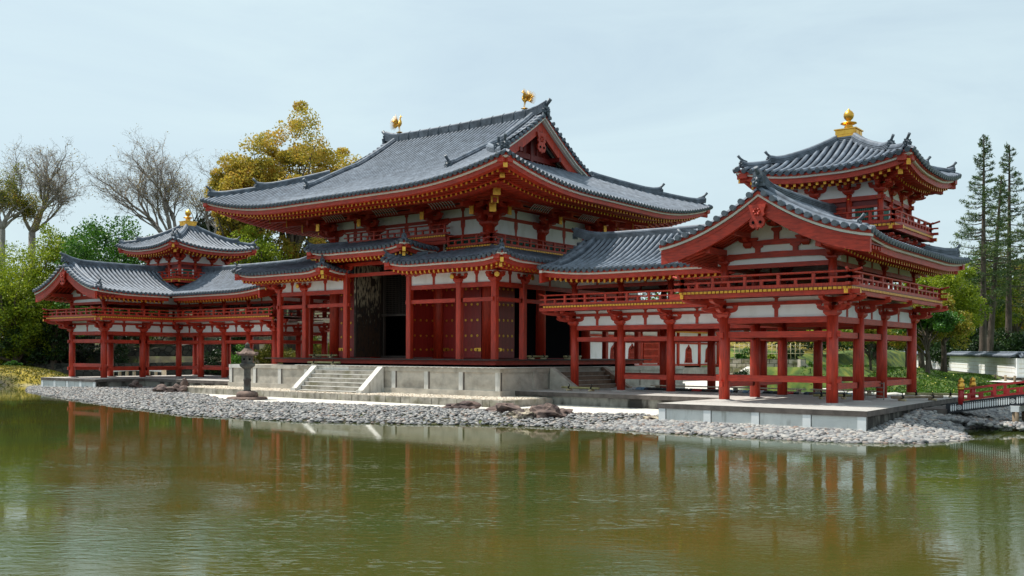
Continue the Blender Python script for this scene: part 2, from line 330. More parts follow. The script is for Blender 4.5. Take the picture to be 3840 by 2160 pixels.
# ================================================================== ROOF PARTS
TR = .078; TS = .27
def tile_row(mb, pts, nrm_side, r=TR, cap=True):
    """half-round tile row along pts; first point = eave"""
    pts = [Vector(p) for p in pts]; sd = Vector(nrm_side); o = len(mb.v); n = 5
    if (pts[-1] - pts[0]).length < .08: return
    for i, p in enumerate(pts):
        d = (pts[min(i + 1, len(pts) - 1)] - pts[max(i - 1, 0)]).normalized(); up = sd.cross(d)
        if up.z < 0: up = -up
        for k in range(n): an = math.pi * k / (n - 1); mb.v.append(tuple(p + sd * (r * math.cos(an)) + up * (r * math.sin(an) * 1.15 + .035)))
    for i in range(len(pts) - 1):
        for k in range(n - 1): a = o + i * n + k; mb.f.append((a, a + 1, a + n + 1, a + n)); mb.m.append(0); mb.sm.append(True)
    if cap:
        d = (pts[0] - pts[1]).normalized(); up = sd.cross(d); up = up if up.z > 0 else -up
        c = pts[0] + up * (.012) + d * .02
        mb.cyl(c - d * .10, c + d * .03, r * 1.12, r * 1.12, 9, 1, True, 1)
def slope(mb, us, smax, surf, side, ns=10, rows=None, capfn=None, thick=.05, srow=None):
    """roof sheet over sample stations us + tile rows at stations rows"""
    grid = []
    for u in us:
        sm = smax(u); s0 = srow(u) if srow else 0
        grid.append([surf(u, s0 + (sm - s0) * k / ns) for k in range(ns + 1)])
    o = len(mb.v)
    for g in grid: mb.v += [tuple(p) for p in g]
    L = ns + 1
    for i in range(len(us) - 1):
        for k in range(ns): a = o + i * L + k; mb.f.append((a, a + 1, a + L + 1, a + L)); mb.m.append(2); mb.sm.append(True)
    for u in (rows if rows is not None else frange(us[0], us[-1], TS)):
        sm = smax(u); s0 = srow(u) if srow else 0
        if sm - s0 < .12: continue
        n = max(2, int((sm - s0) / .6) + 1)
        tile_row(mb, [surf(u, s0 + (sm - s0) * k / n) for k in range(n + 1)], side)
def layers(w, h, n=5, cap=.09, i=.022):
    """section of a ridge built of stacked flat tiles with a round cap"""
    L = []; st = h / n
    for k in range(n): L += [(w / 2 + .015, k * st), (w / 2 + .015, (k + .55) * st), (w / 2 - i, (k + .6) * st), (w / 2 - i, (k + 1) * st)]
    c = [(cap * math.cos(math.pi * j / 6) * 1.1, h + cap * math.sin(math.pi * j / 6)) for j in range(7)]
    return L + c + [(-a, b) for a, b in reversed(L)]
def ogre(mb, p, d, sc=1., mi=1, tube=True):
    sc = sc * .86
    """ridge-end demon tile facing d with the tube tile on top"""
    p = Vector(p); d = Vector((d[0], d[1], 0)).normalized(); sd = Vector((-d.y, d.x, 0)); U = Vector((0, 0, 1))
    poly = [(-.30, 0), (.30, 0), (.26, .14), (.30, .30), (.20, .36), (.22, .50), (.12, .46), (0, .56), (-.12, .46), (-.22, .50), (-.20, .36), (-.30, .30), (-.26, .14)]
    mb.prism([(a * sc, b * sc) for a, b in poly], p, sd, U, .09 * sc, mi)
    q = p + d * .10 * sc
    for a, b, r, e in ((0, .24, .16, .06), (-.11, .34, .06, .09), (.11, .34, .06, .09), (0, .10, .11, .10), (-.18, .18, .08, .04), (.18, .18, .08, .04), (0, .26, .05, .16)):
        mb.blob(q + sd * a * sc + U * b * sc + d * (e - .10) * sc, (r * sc,) * 3, mi, seed=a * 9 + b, amp=.25, sub=1)
    if tube: mb.tube([p + U * .38 * sc - d * .42 * sc, p + U * .46 * sc - d * .15 * sc, p + U * .60 * sc + d * .08 * sc, p + U * .80 * sc + d * .26 * sc], [.07 * sc, .08 * sc, .085 * sc, .10 * sc], 9, mi)
def ridge(mb, pts, w=.30, h=.36, n=5):
    mb.sweep(pts, layers(w, h, n), 0)
def eave(mb, P, inn, us, hw=.0, first=.45, r2=1.4, lim=None, zoff=0, depth=2.2, sp=TS, rw=.10, gold=1, slope2=.30, tiers=2):
    """boards and two tiers of gold-ended rafters below a tile edge. P(u)->tile edge point, inn = inward unit vector
       materials: 0 red, 1 gold cap, 2 white board, 3 dark red"""
    inn = Vector(inn); Z = Vector((0, 0, 1))
    lim = lim or (lambda u: 99)
    def strip(i0, i1, z0, z1, mi):
        pts = [Vector(P(u)) + inn * 0 for u in us]
        mb.sweep([p for p in pts], [(i0, z1), (i0, z0), (i1, z0), (i1, z1)], mi, side=inn)
    strip(.05, .30, -.085, -.012, 0); strip(.12, .45, -.150, -.0851, 2); strip(.20, .50, -.33, -.1501, 0)
    a, b = us[0], us[-1]
    for u in frange(a + .1, b - .1, sp):
        L = lim(u)
        if L > first + .1:
            e = min(L - .03, r2 + .25); p = Vector(P(u))
            mb.beam(p + inn * first - Z * .43, p + inn * e + Z * (-.43 + .14 * (e - first)), rw * .9, .105, 0, gold)
    if tiers > 1:
        for u in frange(a + .1, b - .1, sp):
            L = lim(u)
            if L > r2 + .15:
                e = min(L - .03, depth + .6); p = Vector(P(u))
                mb.cyl(p + inn * r2 - Z * .40, p + inn * e + Z * (-.40 + slope2 * (e - r2)), .058, .058, 7, 0, True, gold, sm=False)
    # soffit boards
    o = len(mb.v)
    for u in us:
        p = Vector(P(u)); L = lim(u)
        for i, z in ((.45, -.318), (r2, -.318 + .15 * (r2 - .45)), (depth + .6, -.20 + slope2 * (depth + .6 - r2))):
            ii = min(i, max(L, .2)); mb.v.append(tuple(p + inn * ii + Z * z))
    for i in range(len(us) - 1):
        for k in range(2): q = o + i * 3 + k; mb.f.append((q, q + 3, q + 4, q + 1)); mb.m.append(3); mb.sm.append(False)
    if tiers > 1:
        pts = [Vector(P(u)) for u in us if lim(u) > r2]
        if len(pts) > 1: mb.sweep(pts, [(r2 - .12, -.245), (r2 - .12, -.345), (r2 + .02, -.345), (r2 + .02, -.245)], 0, side=inn)
TM = ['tile', 'tile_end', 'tile_pan_shaded']
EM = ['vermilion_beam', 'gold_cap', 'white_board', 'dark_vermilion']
# ------------------------------------------------------------------ joinery
def arm(mb, c, d, L, h=.15, w=.13, mi=0, one=False):
    c = Vector(c); d = Vector(d).normalized()
    r = [(L * .55, 0), (L * .82, h * .22), (L * .97, h * .6), (L, h)]
    poly = ([(-.06, h), (-.06, 0)] if one else [(-a, b) for a, b in reversed(r)]) + r
    mb.prism(poly, c, d, (0, 0, 1), w, mi)
def block(mb, c, a, b, h, mi=0):
    """bearing block: narrow at the foot"""
    x, y, z = c
    vs = []
    for r, zz in ((a / 2, z), (b / 2, z + h * .5), (b / 2, z + h)):
        vs += [(x - r, y - r, zz), (x + r, y - r, zz), (x + r, y + r, zz), (x - r, y + r, zz)]
    fs = [(3, 2, 1, 0), (8, 9, 10, 11)]
    for k in (0, 4):
        for i in range(4): j = (i + 1) % 4; fs.append((k + i, k + j, k + 4 + j, k + 4 + i))
    mb.add(vs, fs, mi)
def bracket(mb, x, y, z, outs, steps=2, sc=1., so=.45, sh=.24, lat=None, gold=None):
    """capital + cross arms stepping outwards. outs: outward directions"""
    block(mb, (x, y, z), .30 * sc, .46 * sc, .2 * sc)
    z1 = z + .17 * sc; la = lat or [Vector((-o[1], o[0], 0)) for o in outs[:1]]
    for l in la:
        arm(mb, (x, y, z1), l, .50 * sc, .16 * sc, .13 * sc)
        for k in (-.42, 0, .42): block(mb, (x + l[0] * k * sc, y + l[1] * k * sc, z1 + .155 * sc), .12 * sc, .19 * sc, .11 * sc)
    for o in outs:
        o = Vector((o[0], o[1], 0)); dg = o.length
        for k in range(1, steps + 1):
            zz = z1 + (k - 1) * sh
            arm(mb, (x, y, zz), o, (so * k + .1) * dg, .16 * sc, .14 * sc, one=True)
            e = Vector((x, y, 0)) + o * so * k
            block(mb, (e.x, e.y, zz + .155 * sc), .13 * sc, .2 * sc, .11 * sc)
            if k < steps + 1 and k >= 1 and dg < 1.1 and sc > 1.1:
                l = Vector((-o.y, o.x, 0)); arm(mb, (e.x, e.y, zz + sh), l, .42 * sc, .14 * sc, .12 * sc)
                for q in (-.36, .36): block(mb, (e.x + l.x * q * sc, e.y + l.y * q * sc, zz + sh + .13 * sc), .12 * sc, .18 * sc, .10 * sc)
def strut(mb, x, y, z0, z1, along, w=.12):
    a = Vector(along); h = z1 - z0
    poly = [(-w / 2, 0), (w / 2, 0), (w / 2, h * .62), (w * .75, h * .74), (w * 1.05, h * .80), (w * 1.05, h), (-w * 1.05, h), (-w * 1.05, h * .80), (-w * .75, h * .74), (-w / 2, h * .62)]
    mb.prism(poly, (x, y, z0), a, (0, 0, 1), .10)
def railing(parent, a, b, z, sx, sp=1.0, hgt=.45, ends=(1, 1), name='railing'):
    """thin three-bar balustrade from a to b (2-D points) on a deck at z"""
    mb = MB(sx); a = Vector((a[0], a[1], z)); b = Vector((b[0], b[1], z)); d = (b - a); L = d.length; d.normalize(); Z = Vector((0, 0, 1))
    ea = a - d * (.28 * ends[0]); eb = b + d * (.28 * ends[1])
    mb.beam(ea, eb, .10, .09); mb.beam(ea + Z * .215 * (hgt / .45), eb + Z * .215 * (hgt / .45), .075, .055)
    t = Z * (hgt - .03)
    pts = [ea + t + Z * .07 * ends[0] - d * .06, ea + d * .18 * ends[0] + t, a + d * .3 + t, b - d * .3 + t, eb - d * .18 * ends[1] + t, eb + t + Z * .07 * ends[1] + d * .06]
    mb.tube(pts, [.036] * 6, 7)
    n = max(1, round(L / sp))
    for i in range(n + 1):
        p = a + d * (L * i / n); mb.cbox((p.x, p.y, z + .09), .09, .09, hgt - .15)
        if i < n: q = a + d * (L * (i + .5) / n); mb.cbox((q.x, q.y, z + .09), .085, .085, .135 * (hgt / .45))
    mb.build(name, 'vermilion', parent)
def deck_edge(mb, a, b, z, out, sp=.14):
    """row of gold-ended floor joists along the deck edge, below z. out = outward vector"""
    a = Vector((a[0], a[1], z)); b = Vector((b[0], b[1], z)); d = b - a; L = d.length; d.normalize(); o = Vector((out[0], out[1], 0))
    n = int(L / sp)
    for i in range(n):
        p = a + d * (L * (i + .5) / n) - Vector((0, 0, .075)); mb.beam(p - o * .5, p, sp * .80, .074, 0, 1)
# ================================================================== WING CORRIDOR
XI, XO, YF, YB, EE, DD = 19.10, 22.644, 1.905, 5.449, 2.403, 2.29
XC, YC = 20.872, 3.677
HW = 3.375
def wprof(s): return 3.58 + .20 * s + .085 * s * s
def finial_ornament(mb, c, sc=1.): pass
def gegyo(mb, p, ax, sc=1., mi=0):
    poly = [(-.30, .30), (.30, .30), (.22, .06), (.26, -.02), (.18, -.10), (.26, -.22), (.24, -.36), (.14, -.46), (.06, -.43), (0, -.52), (-.06, -.43), (-.14, -.46), (-.24, -.36), (-.26, -.22), (-.18, -.10), (-.26, -.02), (-.22, .06)]
    mb.prism([(a * sc, b * sc) for a, b in poly], p, ax, (0, 0, 1), .08, mi)
    n = Vector(ax).cross(Vector((0, 0, 1)))
    for q in (n * .05, n * -.05):
        for k in range(6):
            an = k * math.pi / 3; mb.blob(Vector(p) + q + Vector(ax) * .09 * sc * math.cos(an) + Vector((0, 0, 1)) * (.06 + .09 * math.sin(an)) * sc, (.05, .05, .05), mi, seed=k, sub=1)
        for sgn in (-1, 1): mb.cyl(Vector(p) + q * 1.0 + Vector(ax) * .12 * sgn * sc + Vector((0, 0, -.27 * sc)), Vector(p) + q * 1.35 + Vector(ax) * .12 * sgn * sc + Vector((0, 0, -.27 * sc)), .05 * sc, .05 * sc, 8, 1)
def wing(sx, side_word, near):
    W = thing('wing_corridor', near, 'corridor', (sx * XI, YF, ZR), 'roofed wing corridors either side of the hall')
    def P(name, mb, mats, par=W, **k): return mb.build(name, mats, par, **k)
    low = []
    for x in (XI, XO):
        for y in (YF - 2 * EE, YF - EE, YF): low.append((x, y))
    low += [(XI, YB), (XO, YB)] + [(XI - k * DD, YF) for k in range(1, 5)] + [(XI - k * DD, YB) for k in range(1, 5)]
    for x, y in low:
        mb = MB(sx); mb.cyl((x, y, ZR + .05), (x, y, 1.45), .178, .168, 16, 0); mb.lathe((x, y, ZR - .01), [(.42, 0), (.36, .035), (.24, .06), (.2, .065)], 14, 1)
        P('column', mb, ['vermilion', 'floor_conc'])
        mb = MB(sx); mb.cyl((x, y, 2.26), (x, y, 3.16), .135, .13, 12, 0); P('upper_column', mb, 'vermilion')
    # tie beams between columns
    runs = [((XI, YF - 2 * EE), (XO, YF - 2 * EE), 'g'), ((XO, YF - 2 * EE), (XO, YF - EE), 's'), ((XO, YF - EE), (XO, YF), 's'), ((XO, YF), (XO, YB), 's'),
            ((XI, YF - 2 * EE), (XI, YF - EE), 's'), ((XI, YF - EE), (XI, YF), 's'), ((XI, YB), (XO, YB), 'b'), ((XI, YF), (XO, YF), 't'), ((XI, YF), (XI, YB), 't')]
    for k in range(4): runs += [((XI - k * DD, YF), (XI - (k + 1) * DD, YF), 'l%d' % k), ((XI - k * DD, YB), (XI - (k + 1) * DD, YB), 'b')]
    runs.append(((XI - 4 * DD, YF), (XI - 4 * DD, YB), 't'))
    for a, b, kd in runs:
        A = Vector((*a, 0)); B = Vector((*b, 0)); d = (B - A).normalized(); mb = MB(sx)
        g = kd == 'g'
        def bm(z0, z1, w, ext=.0): mb.beam(A - d * ext + Vector((0, 0, z0)), B + d * ext + Vector((0, 0, z0)), w, z1 - z0)
        bm(1.247, 1.430, .15); P('tie_beam', mb, 'vermilion_beam'); mb = MB(sx)
        bm(*((.79, .985) if g else (.775, .955)), .12, .26 if kd[0] in 'gs' else .0); P('penetrating_beam', mb, 'vermilion_beam')
        if kd[0] in 'gs' or kd in ('b', 'l1', 'l2', 'l0'):
            mb = MB(sx); bm(*((-.61, -.415) if g else (-.815, -.63) if kd == 's' else (-.76, -.575)), .11, .27 if kd[0] in 'gs' else 0); P('penetrating_beam', mb, 'vermilion_beam')
        if kd != 't':
            mb = MB(sx); n = Vector((-d.y, d.x, 0))
            mb.beam(A + Vector((0, 0, 1.431)), B + Vector((0, 0, 1.431)), .05, .383); mb.beam(A + Vector((0, 0, 1.932)), B + Vector((0, 0, 1.932)), .05, .12)
            P('plaster_wall', mb, 'plaster'); mb = MB(sx)
            mb.beam(A + Vector((0, 0, 1.815)), B + Vector((0, 0, 1.815)), .11, .115); P('upper_tie_beam', mb, 'vermilion_beam'); mb = MB(sx)
            ns = 1
            for q in range(ns): m = A + (B - A) * (q + 1) / (ns + 1); strut(mb, m.x, m.y, 1.44, 1.815, d); strut(mb, m.x, m.y, 1.93, 2.06, d, .10)
            P('strut', mb, 'vermilion_beam')
        # upper storey
        mb = MB(sx); bm(2.99, 3.135, .12); P('upper_floor_beam', mb, 'vermilion_beam')
        if not g:
            mb = MB(sx); mb.beam(A + Vector((0, 0, 3.136)), B + Vector((0, 0, 3.136)), .05, .40); P('upper_plaster_wall', mb, 'plaster')
            mb = MB(sx); m = (A + B) / 2; strut(mb, m.x, m.y, 3.13, 3.50, d, .10); mb.beam(A + Vector((0, 0, 3.50)), B + Vector((0, 0, 3.50)), .14, .13)
            P('upper_strut', mb, 'vermilion_beam')
    # brackets
    for x, y in low:
        outs = []; lat = None
        corner = (x, y) in ((XI, YF - 2 * EE), (XO, YF - 2 * EE), (XO, YB), (XI - 4 * DD, YF))
        if (x, y) == (XI, YF - 2 * EE): outs = [(0, -1), (-1, 0), (-1, -1)]
        elif (x, y) == (XO, YF - 2 * EE): outs = [(0, -1), (1, 0), (1, -1)]
        elif (x, y) == (XO, YB): outs = [(0, 1), (1, 0), (1, 1)]
        elif (x, y) == (XI - 4 * DD, YF): outs = [(0, -1), (-1, 0), (-1, -1)]
        elif x == XO: outs = [(1, 0)]
        elif y == YB: outs = [(0, 1)]
        elif x == XI and y < YF - .1: outs = [(-1, 0)]
        elif (x, y) == (XI, YF): outs = [(-1, -1)]
        else: outs = [(0, -1)]
        lat = [Vector((1, 0, 0)), Vector((0, 1, 0))] if (corner or (x, y) == (XI, YF)) else None
        mb = MB(sx); bracket(mb, x, y, 1.435, outs, 2, .95, so=.46, sh=.25, lat=lat); P('bracket', mb, 'vermilion_beam')
        mb = MB(sx); block(mb, (x, y, 3.14), .22, .34, .13)
        for l in ([Vector((1, 0, 0)), Vector((0, 1, 0))] if (corner or (x, y) == (XI, YF)) else [Vector((-outs[0][1], outs[0][0], 0))]): arm(mb, (x, y, 3.25), l, .40, .15, .12)
        P('upper_bracket', mb, 'vermilion_beam')
    # deck
    dx0, dx1, dy0, dy1 = XI - 1.09, XO + .95, YF - 2 * EE - 1.09, YB + .45
    lx0, ly0 = 9.06, YF - 1.1
    mb = MB(sx); mb.box(dx0, dx1, dy0, dy1, 2.246, 2.275); mb.box(lx0, dx0 - .002, ly0, YB + 1.0, 2.246, 2.275); mb.box(XI + .1, XO - .1, dy0 + 1.2, YB - .1, 2.12, 2.15); mb.box(XI - 4 * DD, XI + .09, YF + .1, YB - .1, 2.12, 2.15)
    P('deck', mb, 'dark_vermilion')
    for a, b, o in (((dx0, dy0), (dx1, dy0), (0, -1)), ((dx1, dy0), (dx1, dy1), (1, 0)), ((dx0, dy0), (dx0, ly0), (-1, 0)), ((lx0, ly0), (dx0, ly0), (0, -1))):
        mb = MB(sx); deck_edge(mb, a, b, 2.245, o); A = Vector((*a, 0)); B = Vector((*b, 0)); d = (B - A).normalized(); i = Vector((*o, 0)) * -.10
        e0 = 0 if (a == (dx0, dy0) and o == (-1, 0)) else .22; e1 = 0 if b in ((dx0, ly0),) else .22
        if o == (0, -1) and a[0] == dx0: e0 = .38
        mb.beam(A + i - d * e0 + Vector((0, 0, 2.03)), B + i + d * e1 + Vector((0, 0, 2.03)), .12 if o[0] == 0 else .115, .138 if o[0] == 0 else .134, 0, 1)
        P('deck_edge_beam', mb, ['vermilion_beam', 'gold_cap'])
    k = .08
    railing(W, (dx0 + k, dy0 + k), (dx1 - k, dy0 + k), 2.275, sx); railing(W, (dx1 - k, dy0 + k), (dx1 - k, dy1 - k), 2.275, sx)
    railing(W, (dx0 + k, dy0 + k), (dx0 + k, ly0 + k), 2.275, sx, ends=(1, 0)); railing(W, (lx0 + k, ly0 + k), (dx0 + k, ly0 + k), 2.275, sx, ends=(1, 0))
    railing(W, (lx0 + k, YB + .92), (dx0, YB + .92), 2.275, sx, ends=(1, 0)); railing(W, (dx0, dy1 - k), (dx1 - k, dy1 - k), 2.275, sx, ends=(0, 1))
    # ------- roof
    gy = -4.42; x0, x1, y0, y1 = XC - HW, XC + HW, YC - HW, YC + HW; lx = 9.25
    def lf(q, Q=3.0, L=.20): return L * max(0, 1 - q / Q) ** 2
    dec = lambda s: max(0, 1 - s / HW)
    surfL = lambda u, s: Vector((x0 + s, u, wprof(s) + lf(u - gy) * dec(s)))
    surfR = lambda u, s: Vector((x1 - s, u, wprof(s) + (lf(u - gy) + lf(y1 - s - u, 3.2, .22)) * dec(s)))
    surfF = lambda u, s: Vector((u, y0 + s, wprof(s) + lf(u - lx, 3.0, .22) * dec(s)))
    surfB = lambda u, s: Vector((u, y1 - s, wprof(s) + lf(x1 - s - u, 3.2, .22) * dec(s)))
    mb = MB(sx); slope(mb, lin(gy, y0, 12) + lin(y0, YC, 8)[1:], lambda u: HW, surfL, (0, 1, 0), srow=lambda u: max(0, u - y0)); P('tiled_roof', mb, TM)
    mb = MB(sx); slope(mb, lin(gy, YC, 14) + lin(YC, y1, 8)[1:], lambda u: min(HW, y1 - u), surfR, (0, 1, 0)); P('tiled_roof', mb, TM)
    mb = MB(sx); slope(mb, lin(lx - .1, x0, 14) + lin(x0, XC, 8)[1:], lambda u: HW, surfF, (1, 0, 0), srow=lambda u: max(0, u - x0)); P('tiled_roof', mb, TM)
    mb = MB(sx); slope(mb, lin(lx, XC, 14) + lin(XC, x1, 8)[1:], lambda u: min(HW, x1 - u), surfB, (1, 0, 0)); P('tiled_roof', mb, TM)
    for sf, us, inn, lim, dp in ((surfL, lin(gy + .12, y0, 10), (1, 0, 0), lambda u: 99 if u < y0 else 1, 1.0), (surfR, lin(gy + .12, y1 - .1, 20), (-1, 0, 0), lambda u: y1 - u, 1.0),
                                 (surfF, lin(lx, x0, 14), (0, 1, 0), lambda u: 99, 1.0), (surfB, lin(lx, x1 - .1, 16), (0, -1, 0), lambda u: x1 - u, 1.0)):
        mb = MB(sx); eave(mb, lambda u: sf(u, 0), inn, us, first=.40, r2=.82, lim=lim, depth=dp); P('eave_rafters', mb, EM)
    # corner beams
    mb = MB(sx); c = surfR(y1 - .01, 0); mb.beam(c + Vector((-.35, -.35, -.52)), c + Vector((-2.2, -2.2, -.1)), .16, .22, 0, 1); P('corner_rafter', mb, EM)
    # verge of the gable
    mb = MB(sx)
    ss = lin(0, HW, 12); prof = [(x0 + s, wprof(s) + lf(0) * dec(s)) for s in ss] + [(x1 - s, wprof(s) + lf(0) * dec(s)) for s in reversed(ss[:-1])]
    def vp(y, dz=0, x_in=0): return [Vector((x + (x_in if x < XC else -x_in if x > XC else 0), y, z + dz)) for x, z in prof]
    tv = MB(sx)
    for sg in (-1, 1):
        for k, s in enumerate(frange(.05, HW - .1, TS)):
            x = XC + sg * (HW - s); z = wprof(s) + lf(0) * dec(s); tv.cyl((x, gy + .45, z + .03), (x, gy - .12, z + .03), .085, .09, 9, 0, True, 1)
    tv.sweep(vp(gy + .42, .0), layers(.2, .10, 2, .06), 0); P('verge_tiles', tv, TM)
    mb.sweep(vp(gy + .04, -.10), [(0, 0), (0, .10), (.25, .10), (.25, 0)], 0, side=(0, 1, 0)); mb.sweep(vp(gy + .06, -.175), [(0, 0), (0, .074), (.2, .074), (.2, 0)], 2, side=(0, 1, 0)); P('verge_board', mb, EM)
    mb = MB(sx); n = len(prof)
    mb.sweep(vp(gy + .10, -.62, .04), [(0, .0), (0, .444), (.13, .444), (.13, 0)], 0, side=(0, 1, 0)); mb.sweep(vp(gy + .085, -.30, .04), [(0, .0), (0, .05), (.012, .05), (.012, 0)], 0, side=(0, 1, 0)); P('bargeboard', mb, EM)
    mb = MB(sx)
    for yy in (gy + .38, gy + .62, gy + .86, gy + 1.10, gy + 1.34): mb.sweep(vp(yy, -.48, .12), [(0, 0), (0, .10), (.09, .10), (.09, 0)], 0, side=(0, 1, 0))
    mb.sweep(vp(gy + .25, -.36, .1), [(0, 0), (0, .03), (1.3, .03), (1.3, 0)], 3, side=(0, 1, 0)); P('gable_rafters', mb, EM)
    mb = MB(sx); gegyo(mb, (XC, gy + .02, wprof(HW) - .72), (1, 0, 0), .95); P('gable_pendant', mb, ['vermilion_beam', 'black'])
    # pediment wall
    yg = YF - 2 * EE
    mb = MB(sx); poly = [(-HW + 1.35, 3.136)] + [(x - XC, z - .40) for x, z in prof if abs(x - XC) < HW - 1.3] + [(HW - 1.35, 3.136)]
    mb.prism([(a, b) for a, b in poly], (XC, yg + .02, 0), (1, 0, 0), (0, 0, 1), .05); P('pediment_wall', mb, 'plaster')
    mb = MB(sx)
    def rainbow(hw, z, h, r): 
        t = [(-hw, 0), (-hw, h * .75), (-hw * .93, h), (-hw * .80, h * .95), (0, h * 1.12), (hw * .80, h * .95), (hw * .93, h), (hw, h * .75), (hw, 0), (hw * .5, r), (-hw * .5, r)]
        mb.prism(t, (XC, yg, z), (1, 0, 0), (0, 0, 1), .15)
    rainbow(1.72, 3.285, .20, .03); rainbow(1.0, 3.70, .17, .02)
    for x, z0, z1, w in ((-.62, 3.46, 3.72, .16), (.62, 3.46, 3.72, .16), (0, 3.86, 4.25, .16)):
        strut(mb, XC + x, yg - .03, z0, z1, (1, 0, 0), w); 
    for x, z in ((0, 4.50), (-.95, 4.03), (.95, 4.03), (-1.772, 3.50), (1.772, 3.50)):
        mb.beam((XC + x, gy + .28, z - .05), (XC + x, yg + .3, z - .05), .16, .19)
        arm(mb, (XC + x, yg - .02, z - .20), (1, 0, 0), .34, .14, .13); arm(mb, (XC + x, yg, z - .20), (0, -1, 0), .34, .14, .13, one=True)
        if x: block(mb, (XC + x, yg, z - .38), .17, .28, .17)
    mb.box(XI, XO, yg - .07, yg + .07, 3.0, 3.134) if False else None
    P('pediment_frame', mb, 'vermilion_beam')
    # ridges
    mb = MB(sx); zt = wprof(HW)
    def rl(a, b, n, up0=0, up1=0, sag=.0):
        A = Vector(a); B = Vector(b); out = []
        for k in range(n + 1):
            t = k / n; p = A + (B - A) * t; p.z += up0 * max(0, 1 - t * n / 2.5) ** 2 + up1 * max(0, 1 - (1 - t) * n / 2.5) ** 2 - sag * math.sin(math.pi * t); out.append(p)
        return out
    ridge(mb, rl((XC, gy + .02, zt - .06), (XC, YC - 1.55, zt - .06), 12, .30, .05, .03), .30, .33, 6); P('main_ridge', mb, TM)
    mb = MB(sx); ridge(mb, rl((8.75, YC, zt - .06), (XC - 1.55, YC, zt - .06), 16, .32, .05, .04), .30, .33, 6); P('main_ridge', mb, TM)
    mb = MB(sx); ogre(mb, (XC, gy + .05, zt + .12), (0, -1), .80); P('ridge_end_tile', mb, TM)
    mb = MB(sx); ogre(mb, (8.73, YC, zt + .15), (-1, 0), .70); P('ridge_end_tile', mb, TM)
    for sf, sg in ((surfL, -1), (surfR, 1)):
        mb = MB(sx); pts = [sf(gy + .62, s) for s in lin(.55, HW - .1, 9)]; pts[0].z += .05; ridge(mb, pts, .24, .20, 4); P('descending_ridge', mb, TM)
        mb = MB(sx); ogre(mb, pts[0] + Vector((sg * .04, 0, -.02)), (sg, 0), .68); mb.blob(sf(gy + .25, .25) + Vector((0, 0, .12)), (.10, .10, .09), 1, 3, .5, 3); P('ridge_end_tile', mb, TM)
    mb = MB(sx); pts = [surfR(y1 - s - .001, s) for s in lin(.35, HW - .3, 8)]; pts[0].z += .10; pts[1].z += .03; ridge(mb, pts, .26, .22, 4); P('hip_ridge', mb, TM)
    mb = MB(sx); ogre(mb, pts[0], (1, 1), .62); P('ridge_end_tile', mb, TM)
    mb = MB(sx); pts = [surfF(lx + .55, s) for s in lin(.55, HW - .1, 8)]; ridge(mb, pts, .22, .18, 4)
    for k, s in enumerate(frange(.05, HW - .1, TS)): p = surfF(lx - .1, s); mb.cyl(p + Vector((.4, 0, .03)), p + Vector((-.12, 0, .03)), .085, .09, 9, 0, True, 1)
    P('verge_tiles', mb, TM)
    mb = MB(sx); vv = [surfF(lx - .02, s) for s in lin(0, HW, 10)] + [surfB(lx - .02, s) for s in reversed(lin(0, HW, 10)[:-1])]
    for dz, h, mi in ((-.10, .10, 0), (-.205, .104, 2), (-.62, .41, 0)): mb.sweep([p + Vector((0, 0, dz)) for p in vv], [(0, 0), (0, h), (.12, h), (.12, 0)], mi, side=(1, 0, 0))
    P('bargeboard', mb, EM)
    return W
